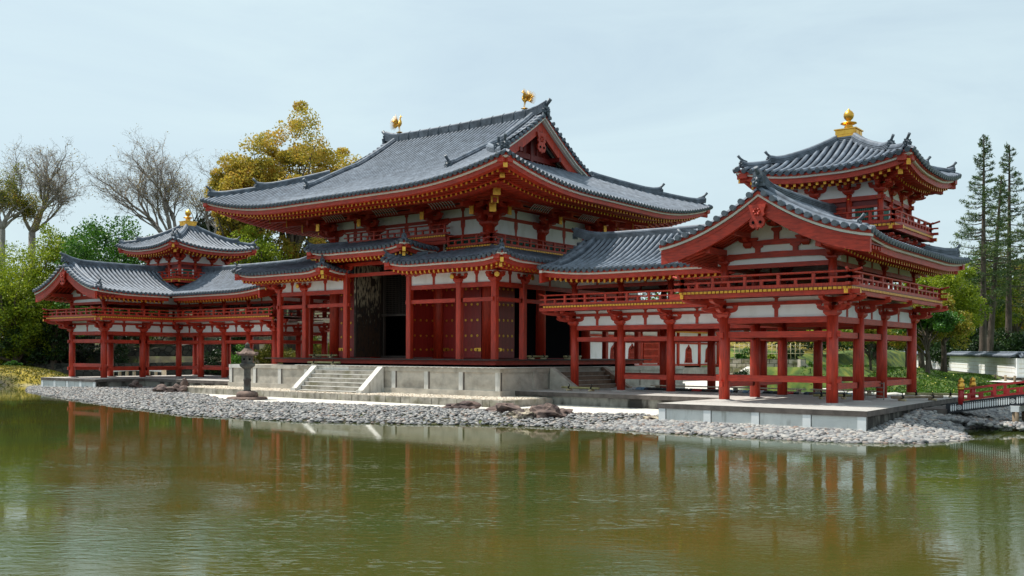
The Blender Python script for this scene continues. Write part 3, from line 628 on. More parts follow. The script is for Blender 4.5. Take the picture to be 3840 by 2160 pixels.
def tower(sx, lab):
    T = thing('corner_tower', lab, 'tower', (sx * XC, YC, 4.2), 'square towers over the bends of the corridors')
    def P(name, mb, mats, par=T, **k): return mb.build(name, mats, par, **k)
    c = (XC, YC); zb = 4.72; hb = 2.36; hw = 1.68
    mb = MB(sx); mb.box(XC - hb, XC + hb, YC - hb, YC + hb, zb - .03, zb); P('balcony_floor', mb, 'dark_vermilion')
    cor = [(XC - hb, YC - hb), (XC + hb, YC - hb), (XC + hb, YC + hb), (XC - hb, YC + hb)]; outs = [(0, -1), (1, 0), (0, 1), (-1, 0)]
    for i in range(4):
        a, b = cor[i], cor[(i + 1) % 4]; mb = MB(sx); deck_edge(mb, a, b, zb - .031, outs[i], .14); A = Vector((*a, 0)); B = Vector((*b, 0)); d = (B - A).normalized(); o = Vector((*outs[i], 0)) * -.10
        mb.beam(A + o - d * .15 + Vector((0, 0, zb - .235)), B + o + d * .25 + Vector((0, 0, zb - .235)), .12 if i % 2 else .124, .125 if i % 2 else .12, 0, 1); P('balcony_edge_beam', mb, ['vermilion_beam', 'gold_cap'])
        q = d * .08 - Vector((*outs[i], 0)) * .08; railing(T, (A + q)[:2], (B - d * .08 - Vector((*outs[i], 0)) * .08)[:2], zb, sx, sp=.78, hgt=.46)
    # bracket storey below the balcony
    mb = MB(sx); mb.box(XC - 1.55, XC + 1.55, YC - 1.55, YC + 1.55, 3.9, 4.36); P('base_storey', mb, 'dark_vermilion')
    for i, o in enumerate(outs):
        o = Vector((*o, 0)); t = Vector((-o.y, o.x, 0))
        mb = MB(sx)
        for k in (-1.5, -.55, .55, 1.5):
            p = Vector((XC, YC, 0)) + o * 1.5 + t * k; bracket(mb, p.x, p.y, 3.92, [o], 2, .62, so=.36, sh=.17)
        mb.beam(Vector((XC, YC, 4.32)) + o * 1.9 - t * 2.0, Vector((XC, YC, 4.32)) + o * 1.9 + t * 2.0, .10, .10)
        p = Vector((XC, YC, 0)) + o * 1.5 + t * 1.5; bracket(mb, p.x, p.y, 3.95, [o + t], 2, .6, so=.36, sh=.17, lat=[o])
        P('balcony_bracket', mb, 'vermilion_beam')
    # walls
    mb = MB(sx); mb.box(XC - hw + .05, XC + hw - .05, YC - hw + .05, YC + hw - .05, zb, 6.5); P('core_wall', mb, 'dark_vermilion')
    for i, o in enumerate(outs):
        o = Vector((*o, 0)); t = Vector((-o.y, o.x, 0)); F = Vector((XC, YC, 0)) + o * hw
        for k in (-hw, -.60, .60) : p = F + t * k; mb = MB(sx); mb.cyl((p.x, p.y, zb), (p.x, p.y, 5.86), .105, .10, 10); P('column', mb, 'vermilion')
        mb = MB(sx); mb.beam(F - t * 1.85 + Vector((0, 0, 5.63)), F + t * 1.85 + Vector((0, 0, 5.63)), .12 + .004 * (i % 2), .15); mb.beam(F - t * 1.7 + Vector((0, 0, 5.36)), F + t * 1.7 + Vector((0, 0, 5.36)), .10, .08)
        mb.beam(F - t * 1.7 + Vector((0, 0, 4.86)), F + t * 1.7 + Vector((0, 0, 4.86)), .10, .08)
        P('wall_beam', mb, 'vermilion_beam'); mb = MB(sx)
        for k in (-1.6, -.6, .6, 1.6): q = F + t * k + o * .07 + Vector((0, 0, 5.70)); mb.blob(q, (.045,) * 3, 0, sub=1, amp=0)
        P('nail_cover', mb, 'gold'); mb = MB(sx)
        for k in (-1.14, 1.14):
            for e in (-.38, .38): mb.beam(F + t * (k + e - .05) + Vector((0, 0, 4.95)), F + t * (k + e + .05) + Vector((0, 0, 4.95)), .06, .40)
            mb.beam(F + t * (k - .42) + Vector((0, 0, 4.75)), F + t * (k + .42) + Vector((0, 0, 4.75)), .05, .10)
        P('white_panel', mb, 'plaster')
        for k in (-1.14, 1.14):
            mb = MB(sx)
            for j in range(9): q = F + t * (k - .30 + j * .075) - o * .01; mb.cbox((q.x, q.y, 4.95), .045, .045, .40)
            P('lattice_window', mb, 'green_slat')
        mb = MB(sx)
        for e in (-.26, .26): mb.beam(F + t * (e - .24) + Vector((0, 0, 4.95)) + o * .0, F + t * (e + .24) + Vector((0, 0, 4.95)), .05, .40)
        P('door', mb, 'vermilion')
        # wall above the tie beam + brackets
        mb = MB(sx); mb.beam(F - t * 1.66 + Vector((0, 0, 5.79)) - o * .02, F + t * 1.66 + Vector((0, 0, 5.79)) - o * .02, .05, .68); P('plaster_wall', mb, 'plaster')
        mb = MB(sx)
        for k in (-.60, .60): p = F + t * k; bracket(mb, p.x, p.y, 5.87, [o], 2, .80, so=.36, sh=.21)
        p = F + t * hw; bracket(mb, p.x, p.y, 5.87, [o, t, o + t], 2, .80, so=.36, sh=.21, lat=[t, o])
        for kk, zz in ((.36, 6.34), (.68, 6.44)): mb.beam(F + o * kk - t * (hw + kk) + Vector((0, 0, zz)), F + o * kk + t * (hw + kk) + Vector((0, 0, zz)), .09, .09 + .003 * (i % 2))
        P('bracket', mb, 'vermilion_beam')
    H = 3.12
    def pf(s): return 6.57 + .17 * s + .13 * s * s
    def lift(q, s): return .40 * max(0, 1 - q / 2.7) ** 2 * max(0, 1 - s / 2.7)
    for i, o in enumerate(outs):
        o = Vector((*o, 0)); t = Vector((-o.y, o.x, 0)); Cc = Vector((XC, YC, 0))
        sf = lambda u, s: Cc + o * (H - s) + t * u + Vector((0, 0, pf(s) + lift(max(0, H - s - abs(u)), s)))
        sm = lambda u: min(H - abs(u), H - .34)
        mb = MB(sx); slope(mb, lin(-H + .02, -.34, 12) + [0] + lin(.34, H - .02, 12), sm, sf, t); P('tiled_roof', mb, TM)
        mb = MB(sx); eave(mb, lambda u: sf(u, 0), -o, lin(-H + .06, H - .06, 22), first=.32, r2=.80, lim=lambda u: H - abs(u), depth=.9, slope2=.2); P('eave_rafters', mb, EM)
        mb = MB(sx); c0 = sf(H - .001, 0); dg = (o + t); mb.beam(c0 - dg * .16 - Vector((0, 0, .50)), c0 - dg * 1.6 - Vector((0, 0, .42)), .15, .20, 0, 1); mb.beam(c0 - dg * .52 - Vector((0, 0, .72)), c0 - dg * 1.6 - Vector((0, 0, .50)), .17, .20, 0, 1); P('corner_rafter', mb, EM)
        hp = lambda s: sf(H - s, s)
        mb = MB(sx); pts = [hp(s) for s in lin(.95, H - .36, 9)]; pts[0].z += .12; pts[1].z += .03; ridge(mb, pts, .26, .22, 4); P('hip_ridge', mb, TM); mb = MB(sx); ogre(mb, pts[0], dg, .62); P('ridge_end_tile', mb, TM)
        mb = MB(sx); pts = [hp(s) for s in lin(.22, 1.0, 5)]; pts[0].z += .08; ridge(mb, pts, .24, .16, 3); P('hip_ridge', mb, TM); mb = MB(sx); ogre(mb, pts[0], dg, .60); P('ridge_end_tile', mb, TM)
    mb = MB(sx); mb.sweep([Vector((XC - .42, YC, 7.92)), Vector((XC + .42, YC, 7.92))], layers(.84, .32, 5, .01), 0); P('apex_tiles', mb, TM)
    Fn = MB(sx); z = 8.24
    Fn.box(XC - .40, XC + .40, YC - .40, YC + .40, z, z + .05); Fn.box(XC - .37, XC + .37, YC - .37, YC + .37, z + .05, z + .26); Fn.box(XC - .41, XC + .41, YC - .41, YC + .41, z + .26, z + .30)
    for i, o in enumerate(outs):
        o = Vector((*o, 0)); t = Vector((-o.y, o.x, 0)); p = Vector((XC, YC, z + .085)) + o * .375
        for k in (-.18, .18): Fn.beam(p + t * (k - .14), p + t * (k + .14), .02, .14)
    base = P('gilt_base', Fn, 'gold')
    mb = MB(sx); mb.lathe((XC, YC, z + .29), [(.30, 0), (.22, .03), (.12, .05), (.16, .09), (.17, .13), (.12, .17), (.20, .19), (.31, .23), (.30, .25), (.14, .24), (.08, .28), (.09, .34), (.16, .40), (.195, .48), (.19, .56), (.14, .63), (.07, .68), (.02, .73), (.005, .75)], 20)
    mb.v = [(XC + (a - XC) * .95, YC + (b_ - YC) * .95, z + .29 + (c_ - z - .29) * 1.08) for a, b_, c_ in mb.v]
    P('gilt_jewel', mb, 'gold'); return T
LW = wing(-1, 'far', 'long two-storey red corridor with open lower floor, left of the hall'); RW = wing(1, 'near', 'nearest two-storey red corridor with big gable, right of the hall')
tower(-1, 'smaller looking square tower above the corridor left of the hall'); tower(1, 'square tower with gilt jewel above the corridor right of the hall')
# ================================================================== CENTRAL HALL
A0 = 1.981; XE = 7.12; XK = 5.139; XM = 2.111; DEP = 7.9; YK = A0 + DEP; YBK = YK + A0; YR = A0 + DEP / 2
HALL = thing('central_hall', 'large central red temple hall with sweeping grey tiled roof', 'hall', (0, 0, -.35))
def HP(name, mb, mats, par=HALL, **k): return mb.build(name, mats, par, **k)
mb = MB(); mb.box(-XE - .555, XE + .555, -.555, YBK + .555, -.05, 0); mb.box(-XE - .20, XE + .20, -.20, YBK + .2, -.24, -.051, 1)
HP('floor', mb, ['wood_dark', 'vermilion_beam']); mb = MB()
mb.box(-XE + .3, XE - .3, .3, YBK - .3, 0.002, .012); HP('floor_boards', mb, 'dark_vermilion')
mb = MB(); mb.box(-XE + .1, XE - .1, .1, YBK - .1, -.345, -.241); HP('floor_underside', mb, 'black')
# pent storey columns
def sqcol(x, y, top):
    mb = MB(); w = .135; c = .035
    P8 = [(-w + c, -w), (w - c, -w), (w, -w + c), (w, w - c), (w - c, w), (-w + c, w), (-w, w - c), (-w, -w + c)]
    o = len(mb.v); mb.v += [(x + a, y + b, 0.0) for a, b in P8] + [(x + a, y + b, top) for a, b in P8]
    for i in range(8): mb.f.append((i, (i + 1) % 8, 8 + (i + 1) % 8, 8 + i)); mb.m.append(0); mb.sm.append(False)
    mb.cbox((x, y, top - .001), .3, .3, .02); HP('square_column', mb, 'vermilion')
ysd = [A0, A0 + DEP / 2, YK]
for x in (-XE, -XK, XK, XE): sqcol(x, 0, 3.33)
for x in (-XM, XM): sqcol(x, 0, 4.09)
for y in ysd + [YBK]:
    for x in (-XE, XE): sqcol(x, y, 3.33)
for x in (-XK, -XM, XM, XK): sqcol(x, YBK, 3.33)
runs = [((-XE, 0), (-XK, 0)), ((-XK, 0), (-XM, 0)), ((XM, 0), (XK, 0)), ((XK, 0), (XE, 0)), ((-XE, YBK), (-XM, YBK)), ((XM, YBK), (XE, YBK))]
for sgn in (-1, 1):
    ys = [0] + ysd + [YBK]
    runs += [((sgn * XE, ys[k]), (sgn * XE, ys[k + 1])) for k in range(4)]
for a, b in runs:
    A = Vector((*a, 0)); B = Vector((*b, 0)); d = (B - A).normalized(); Z = lambda z: Vector((0, 0, z))
    mb = MB(); mb.beam(A + Z(3.13), B + Z(3.13), .15, .20); HP('tie_beam', mb, 'vermilion_beam')
    mb = MB(); mb.beam(A - d * .22 + Z(2.50), B + d * .22 + Z(2.50), .11, .17); HP('penetrating_beam', mb, 'vermilion_beam')
    mb = MB(); mb.beam(A + Z(3.331), B + Z(3.331), .05, .52); HP('plaster_wall', mb, 'plaster')
    m = (A + B) / 2; mb = MB(); strut(mb, m.x, m.y, 3.33, 3.82, d, .12); mb.beam(A + Z(3.82), B + Z(3.82), .16, .14); HP('strut', mb, 'vermilion_beam')
for x, y, o, l in [(-XK, 0, [(0, -1)], None), (XK, 0, [(0, -1)], None), (XE, 0, [(0, -1), (1, 0), (1, -1)], 2), (-XE, 0, [(0, -1), (-1, 0), (-1, -1)], 2)] + [(s * XE, y, [(s, 0)], None) for s in (-1, 1) for y in ysd]:
    mb = MB(); bracket(mb, x, y, 3.34, o, 1, .92, so=.42, sh=.2, lat=[Vector((1, 0, 0)), Vector((0, 1, 0))] if l else None); HP('bracket', mb, 'vermilion_beam')
    mb = MB(); e = Vector((x, y, 3.58)) + Vector((*o[-1], 0)) * .50; dd = Vector((*o[-1], 0)).normalized(); mb.cyl(e, e + dd * .05, .11, .11, 8, 0); HP('gilt_boss', mb, 'gold')
for x in (-XM, XM):
    mb = MB(); bracket(mb, x, 0, 4.11, [(0, -1)], 1, .8, so=.42, sh=.2); HP('bracket', mb, 'vermilion_beam')
mb = MB(); mb.beam((-3.0, -.0, 4.42), (3.0, -.0, 4.42), .16, .15); mb.beam((-XM, 0, 3.90), (XM, 0, 3.90), .13, .16); HP('entrance_lintel', mb, 'vermilion_beam')
# pent roofs ------------------------------------------------------
def pent(xa, xb, ye, z0, smx, lft, nm, hipa=True, hipb=True, yback=None, q=1.6, fr=.40, side_len=(0, 0)):
    pf = lambda s: z0 + .22 * s + .015 * s * s
    lt = lambda d, s: lft * max(0, 1 - d / q) ** 2 * max(0, 1 - s / 2.5)
    sf = lambda u, s: Vector((u, ye + s, pf(s) + (lt(u - xa - s, s) if hipa else 0) + (lt(xb - s - u, s) if hipb else 0)))
    sm = lambda u: min(u - xa if hipa else 99, xb - u if hipb else 99, smx)
    n = max(8, int((xb - xa) / .5))
    mb = MB(); slope(mb, lin(xa + .01, xb - .01, n), sm, sf, (1, 0, 0), 6); HP('pent_roof', mb, TM)
    mb = MB(); eave(mb, lambda u: sf(u, 0), (0, 1, 0), lin(xa + .04, xb - .04, n), first=.30, r2=.62, lim=lambda u: min(u - xa, xb - u) + .05, depth=.9, slope2=.2); HP('pent_eave_rafters', mb, EM)
    for sg, xx, L in ((-1, xa, side_len[0]), (1, xb, side_len[1])):
        if L <= 0: continue
        s2 = lambda v, s, xx=xx, sg=sg: Vector((xx - sg * s, v, pf(s) + lt(v - ye - s, s)))
        big = L > 4
        mx = smx if big else min(1.6, L)
        end = ye + L; mb = MB()
        sm2 = (lambda v: min(v - ye, smx, end - v + .0)) if big else (lambda v: min(v - ye, mx))
        slope(mb, lin(ye + .01, end - .01, max(6, int(L / .5))), sm2, s2, (0, 1, 0), 5); HP('pent_roof', mb, TM)
        mb = MB(); eave(mb, lambda v: s2(v, 0), (-sg, 0, 0), lin(ye + .04, end - .02, max(6, int(L / .5))), first=.30, r2=.62, lim=lambda v: v - ye + .05, depth=.9, slope2=.2); HP('pent_eave_rafters', mb, EM)
        mb = MB(); pts = [sf(xx - sg * (s + .001), s) for s in lin(.18, min(smx, mx) - .1, 5)]; pts[0].z += .05; ridge(mb, pts, .18, .10, 2); ogre(mb, pts[0], (sg, -1), .50); HP('pent_hip_ridge', mb, TM)
        c = sf(xx - sg * .001, 0); mb = MB(); dg = Vector((-sg, 1, 0)); mb.beam(c + dg * .12 - Vector((0, 0, .50)), c + dg * .9 - Vector((0, 0, .36)), .14, .19, 0, 1)
        mb.beam(c + dg * .42 - Vector((0, 0, .66)), c + dg * 1.2 - Vector((0, 0, .50)), .13, .17, 0, 1); HP('corner_rafter', mb, ['vermilion_beam', 'gold'])
LB = YBK + 1.72 * 2
pent(1.95, 8.88, -1.72, 4.17, 3.05, .28, 'r', side_len=(2.6, LB)); pent(-8.88, -1.95, -1.72, 4.17, 3.05, .28, 'l', side_len=(LB, 2.6))
pent(-3.35, 3.35, -1.66, 4.97, 2.62, .26, 'c', side_len=(2.3, 2.3))
# core ------------------------------------------------------------
cc = [(x, y) for x in (-XK, -XM, XM, XK) for y in (A0, YK)] + [(s * XK, YR) for s in (-1, 1)]
for x, y in cc:
    mb = MB(); mb.cyl((x, y, 0.001), (x, y, 6.25), .30, .28, 18); HP('column', mb, 'dark_vermilion' if 0 else 'vermilion')
mb = MB(); mb.box(-XK + .1, -XM - .1, A0 + .05, A0 + .12, 0, 5.0); mb.box(XM + .1, XK - .1, A0 + .05, A0 + .12, 0, 5.0)
mb.box(-XM + .1, XM - .1, A0 + .05, A0 + .12, 4.75, 5.0)
for s in (-1, 1): mb.box(s * XK - .05 * s, s * XK - .12 * s, A0, YK, 0.3 if s < 0 else 0, 5.0) if s < 0 else mb.box(XK - .12, XK - .05, A0, YK, 0, 5.0)
mb.box(-XK, XK, YK - .12, YK - .05, 0, 5.0); mb.box(-XK + .13, XK - .13, A0 + .5, YK - .2, 4.9, 4.99); HP('core_wall', mb, 'dark_vermilion')
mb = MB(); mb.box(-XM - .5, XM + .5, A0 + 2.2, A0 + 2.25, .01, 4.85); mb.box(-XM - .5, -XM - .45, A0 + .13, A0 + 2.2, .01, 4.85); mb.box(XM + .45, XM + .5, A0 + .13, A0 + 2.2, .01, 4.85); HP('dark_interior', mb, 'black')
# entrance: frame, lattice, doors
mb = MB()
for x in (-1.95, 1.75, -1.62): mb.box(x, x + (.20 if x != -1.62 else .10), A0 - .02, A0 + .10, .02, 4.7)
mb.box(-1.75, 1.75, A0 - .03, A0 + .11, 2.08, 2.18); mb.box(-1.95, 1.95, A0 - .03, A0 + .11, 4.55, 4.75); mb.box(-1.75, 1.75, A0 - .05, A0 + .12, .013, .13); HP('door_frame', mb, 'wood_dark')
mb = MB(); 
for k in range(33): x = -1.5 + k * .098; mb.box(x, x + .018, A0 + .02, A0 + .04, 2.18, 4.55)
for k in range(24): z = 2.22 + k * .098; mb.box(-1.52, 1.75, A0 + .041, A0 + .055, z, z + .018)
HP('lattice', mb, 'wood_dark')
def studded_door(x0, y0, dx, dy, wd, z0=.06, z1=4.35, cols=4, rows=6, n=(0, -1), inner=False, hinge=1):
    """door leaf from (x0,y0) along (dx,dy), width wd, thickness .10 ; studs on the n side"""
    d = Vector((dx, dy, 0)).normalized(); nn = Vector((*n, 0)); b = Vector((x0, y0, 0)); mb = MB()
    for z in (0,): mb.beam(b + Vector((0, 0, z0)), b + d * wd + Vector((0, 0, z0)), .10, z1 - z0)
    D = HP('door', mb, 'peeled' if inner else 'door_red')
    if not inner:
        mb = MB()
        for r in range(rows):
            z = .35 + r * (z1 - .75) / (rows - 1) * 1.0
            if r == 0: z = .42
            for c in range(cols):
                p = b + d * (wd * (c + .6) / (cols + .2)) + nn * .05 + Vector((0, 0, z))
                mb.cyl(p, p + nn * .015, .062, .062, 6, 0); mb.cyl(p + nn * .014, p + nn * .05, .035, .02, 8, 0)
        mb.build('gilt_studs', 'gold', D); mb = MB()
        for z in (.36, z1 - .45):
            h = 0 if hinge > 0 else wd; sg = 1 if hinge > 0 else -1
            p = b + d * h + nn * .055 + Vector((0, 0, z)); t = d * sg
            mb.prism([(0, 0), (.34, 0), (.42, .05), (.40, .075), (.42, .10), (.34, .15), (0, .15)], p, t, (0, 0, 1), .02)
        mb.build('hinge_plate', 'gold', D)
    return D
studded_door(XM + .33, A0 + .0, 1, 0, 1.13, cols=3, hinge=1); studded_door(XM + 1.52, A0 + .0, 1, 0, 1.13, cols=3, hinge=-1)
studded_door(-XK + .33, A0 + .0, 1, 0, 1.13, cols=3, hinge=1); studded_door(-XK + 1.52, A0 + .0, 1, 0, 1.13, cols=3, hinge=-1)
studded_door(XM - .16, A0 - 1.78, 0, 1, 1.70, cols=4, n=(1, 0), hinge=-1)
studded_door(-1.76, A0 - 1.78, 0, 1, 1.70, inner=True, z1=4.55); mb = MB(); mb.box(-1.712, -1.70, 1.20, 1.50, 3.55, 3.92); mb.box(-1.712, -1.70, .22, .30, .1, 4.5); mb.box(-1.712, -1.70, 1.80, 1.86, .1, 4.5); HP('door_patch', mb, 'wood_dark')
studded_door(XK + .06, A0 + .45, 0, 1, 1.35, cols=4, n=(1, 0), hinge=1); studded_door(-XM - .55, A0 - .30, 0, 1, .28, cols=1, n=(1, 0))
mb = MB(); mb.box(XK - .049, XK - .02, A0 + 1.95, YK - .05, .05, 4.6); HP('bay_shade_sheet', mb, 'black')  # black sheet on the side wall stands in for its deep shade
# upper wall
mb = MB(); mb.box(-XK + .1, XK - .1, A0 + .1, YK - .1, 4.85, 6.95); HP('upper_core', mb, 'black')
sides = [(Vector((0, -1, 0)), Vector((1, 0, 0)), Vector((0, A0, 0)), [-XK, -XM, XM, XK]), (Vector((1, 0, 0)), Vector((0, 1, 0)), Vector((XK, YR, 0)), [-DEP / 2, 0, DEP / 2]),
         (Vector((0, 1, 0)), Vector((-1, 0, 0)), Vector((0, YK, 0)), [-XK, -XM, XM, XK]), (Vector((-1, 0, 0)), Vector((0, -1, 0)), Vector((-XK, YR, 0)), [-DEP / 2, 0, DEP / 2])]
Zv = lambda z: Vector((0, 0, z))
for si, (o, t, C0, cs) in enumerate(sides):
    w = .004 * (si % 2); a, b = C0 + t * cs[0], C0 + t * cs[-1]
    mb = MB(); mb.beam(a + Zv(5.0), b + Zv(5.0), .06, 2.15); HP('plaster_wall', mb, 'plaster')
    mb = MB()
    for z, h, ww in ((5.60, .12, .16), (6.43, .15, .16), (6.98, .12, .16)): mb.beam(a + Zv(z) - t * .5, b + Zv(z) + t * .5, ww + w, h + w)
    HP('wall_beam', mb, 'vermilion_beam')
    for c0, c1 in zip(cs, cs[1:]):
        L = c1 - c0; n = 1 if L < 3.5 else 1
        for q in range(n):
            m = C0 + t * (c0 + L * (q + 1) / (n + 1)); mb = MB(); strut(mb, m.x, m.y, 5.0, 6.43, t, .12); strut(mb, m.x, m.y, 6.58, 6.98, t, .11)
            HP('strut', mb, 'vermilion_beam')
        mb = MB(); k = 0     # green lattice windows low on the wall, behind the balcony
        g0, g1 = c0 + .45, c1 - .45; nn = int((g1 - g0) / .09)
        for j in range(nn): q = C0 + t * (g0 + (g1 - g0) * (j + .5) / nn) + o * .06; mb.cbox((q.x, q.y, 5.12), .05, .05, .50)
        for z in (5.12, 5.22, 5.32, 5.42, 5.52): mb.beam(C0 + t * g0 + o * .10 + Zv(z), C0 + t * g1 + o * .10 + Zv(z), .03, .035)
        HP('lattice_window', mb, 'green_slat')
    # three-stepped brackets with tail rafters
    for c in cs:
        p = C0 + t * c; corner = abs(c) > abs(cs[0]) - .01
        outs = [tuple(o[:2])]; lat = [t]
        if corner and c > 0: outs = [tuple(o[:2]), tuple(t[:2]), tuple((o + t)[:2])]; lat = [t, o]
        elif corner: continue
        mb = MB(); mb.cyl((p.x, p.y, 5.0), (p.x, p.y, 6.02), .26, .25, 14); bracket(mb, p.x, p.y, 6.00, outs, 3, 1.35, so=.50, sh=.27, lat=lat)
        for oo in outs:
            O = Vector((*oo, 0)); mb.beam(p + O * 1.18 + Zv(6.46), p + O * .1 + Zv(6.90), .17, .24); mb.beam(p + O * 1.9 + Zv(6.72), p + O * .2 + Zv(7.15), .16, .2)
        HP('bracket', mb, 'vermilion_beam')
        for oo in outs:
            O = Vector((*oo, 0)); dg = O.length; nO = O.normalized()
            for kk, zz, s, ww in ((1.19, 6.46, .40, .24 if dg < 1.1 else .30),) + (((1.75, 6.72, .34, .32), (2.35, 6.92, .38, .32)) if dg > 1.1 else ()):
                q = p + O * kk + Zv(zz); mb = MB(); mb.beam(q, q + nO * .04, ww, s); HP('gilt_plate', mb, 'gold')
        if corner and c > 0:
            mb = MB(); O = (o + t)
            for kk, zz in ((1.75, 6.74), (2.35, 6.94)): mb.beam(p + O * (kk - .01) + Zv(zz), p + O * .3 + Zv(zz + .25), .26, .30)
            HP('hip_beam', mb, 'vermilion_beam')
    for kk, zz, h in ((.80, 6.90, .12), (1.30, 7.00, .13), (1.72, 7.06, .15)):
        mb = MB(); mb.beam(C0 + o * kk + t * (cs[0] - kk) + Zv(zz), C0 + o * kk + t * (cs[-1] + kk) + Zv(zz), .15 + w, h + w); HP('eave_purlin', mb, 'vermilion_beam')
    # white curved ribs between the brackets
    for c0, c1 in zip(cs, cs[1:]):
        mb = MB(); L = c1 - c0
        for f in (.5,):
            for j in range(-4, 5):
                q = C0 + t * ((c0 + c1) / 2 + j * .17); mb.tube([q + o * (1.36 + .34 * a) + Zv(6.82 + .24 * math.sin(a * 1.5)) for a in (0, .33, .66, 1)], [.02] * 4, 4)
        HP('eave_ribs', mb, 'white_board')
# upper balcony (raised in the middle of the front)
def balcony(a, b, z, o, ends=(1, 1), wd=.9):
    A = Vector((*a, 0)); B = Vector((*b, 0)); d = (B - A).normalized(); O = Vector((*o, 0))
    mb = MB(); mb.beam(A - O * wd / 2 + Zv(z), B - O * wd / 2 + Zv(z), wd, .03); HP('balcony_floor', mb, 'dark_vermilion')
    mb = MB(); deck_edge(mb, a, b, z - .001, o, .145); mb.beam(A - O * .09 + Zv(z - .24), B - O * .09 + Zv(z - .24), .12, .15); mb.beam(A - O * .12 + Zv(z - .42), B - O * .12 + Zv(z - .42), .05, .17); HP('balcony_edge_beam', mb, ['vermilion_beam', 'gold_cap'])
    railing(HALL, (A - O * .08 + d * .08)[:2], (B - O * .08 - d * .08)[:2], z + .03, 1, sp=.95, hgt=.50, ends=ends)
yb = 1.06; xb = XK + .92
balcony((-3.33, yb - .02), (3.33, yb - .02), 5.70, (0, -1)); balcony((3.36, yb), (xb, yb), 5.10, (0, -1), (0, 1)); balcony((-xb, yb), (-3.36, yb), 5.10, (0, -1), (1, 0))
balcony((xb, yb), (xb, YK + .92), 5.10, (1, 0)); balcony((-xb, yb), (-xb, YK + .92), 5.10, (-1, 0))
# main hip-and-gable roof ---------------------------------------------
EX, EY0, EY1 = 9.98, -2.88, 14.74; HN = (EY1 - EY0) / 2; YRc = (EY0 + EY1) / 2
def mpf(s): return 7.22 + .32 * s + .0224 * s * s
def ml(q, s): return .82 * max(0, 1 - q / 6.2) ** 2.1 * max(0, 1 - s / 6.0)
VX = 5.45; SG = 5.1
Zt = mpf(HN)
def mf(sg):   # front/back
    ye = EY0 if sg > 0 else EY1
    return lambda u, s: Vector((u, ye + sg * s, mpf(s) + ml(max(0, EX - s - abs(u)), s) + (.10 * (abs(u) / VX) ** 2 * max(0, s / HN - .4) if abs(u) <= VX + .1 else .0)))
def msd(sg): return lambda u, s: Vector((sg * (EX - s), u, mpf(s) + ml(max(0, HN - s - abs(u - YRc)), s)))
for sg in (1, -1):
    sf = mf(sg); sm = lambda u: HN if abs(u) <= VX + .001 else EX - abs(u)
    us = lin(-EX + .02, -VX - .002, 12) + lin(-VX, VX, 22) + lin(VX + .002, EX - .02, 12)
    mb = MB(); slope(mb, us, sm, sf, (1, 0, 0), 16, rows=frange(-EX + .05, EX - .05, TS)); HP('tiled_roof', mb, TM)
    mb = MB(); eave(mb, lambda u: sf(u, 0), (0, sg, 0), lin(-EX + .06, EX - .06, 44), first=.50, r2=1.40, lim=lambda u: EX - abs(u), depth=2.4, slope2=.16, rw=.115); HP('eave_rafters', mb, EM)
    s2 = msd(sg); hl = HN
    mb = MB(); slope(mb, [YRc + k for k in lin(-hl + .02, hl - .02, 40)], lambda u: min(HN - abs(u - YRc), SG), s2, (0, 1, 0), 10, rows=frange(EY0 + .05, EY1 - .05, TS)); HP('tiled_roof', mb, TM)
    mb = MB(); eave(mb, lambda u: s2(u, 0), (-sg, 0, 0), lin(EY0 + .06, EY1 - .06, 40), first=.50, r2=1.40, lim=lambda u: HN - abs(u - YRc), depth=2.4, slope2=.16, rw=.115); HP('eave_rafters', mb, EM)
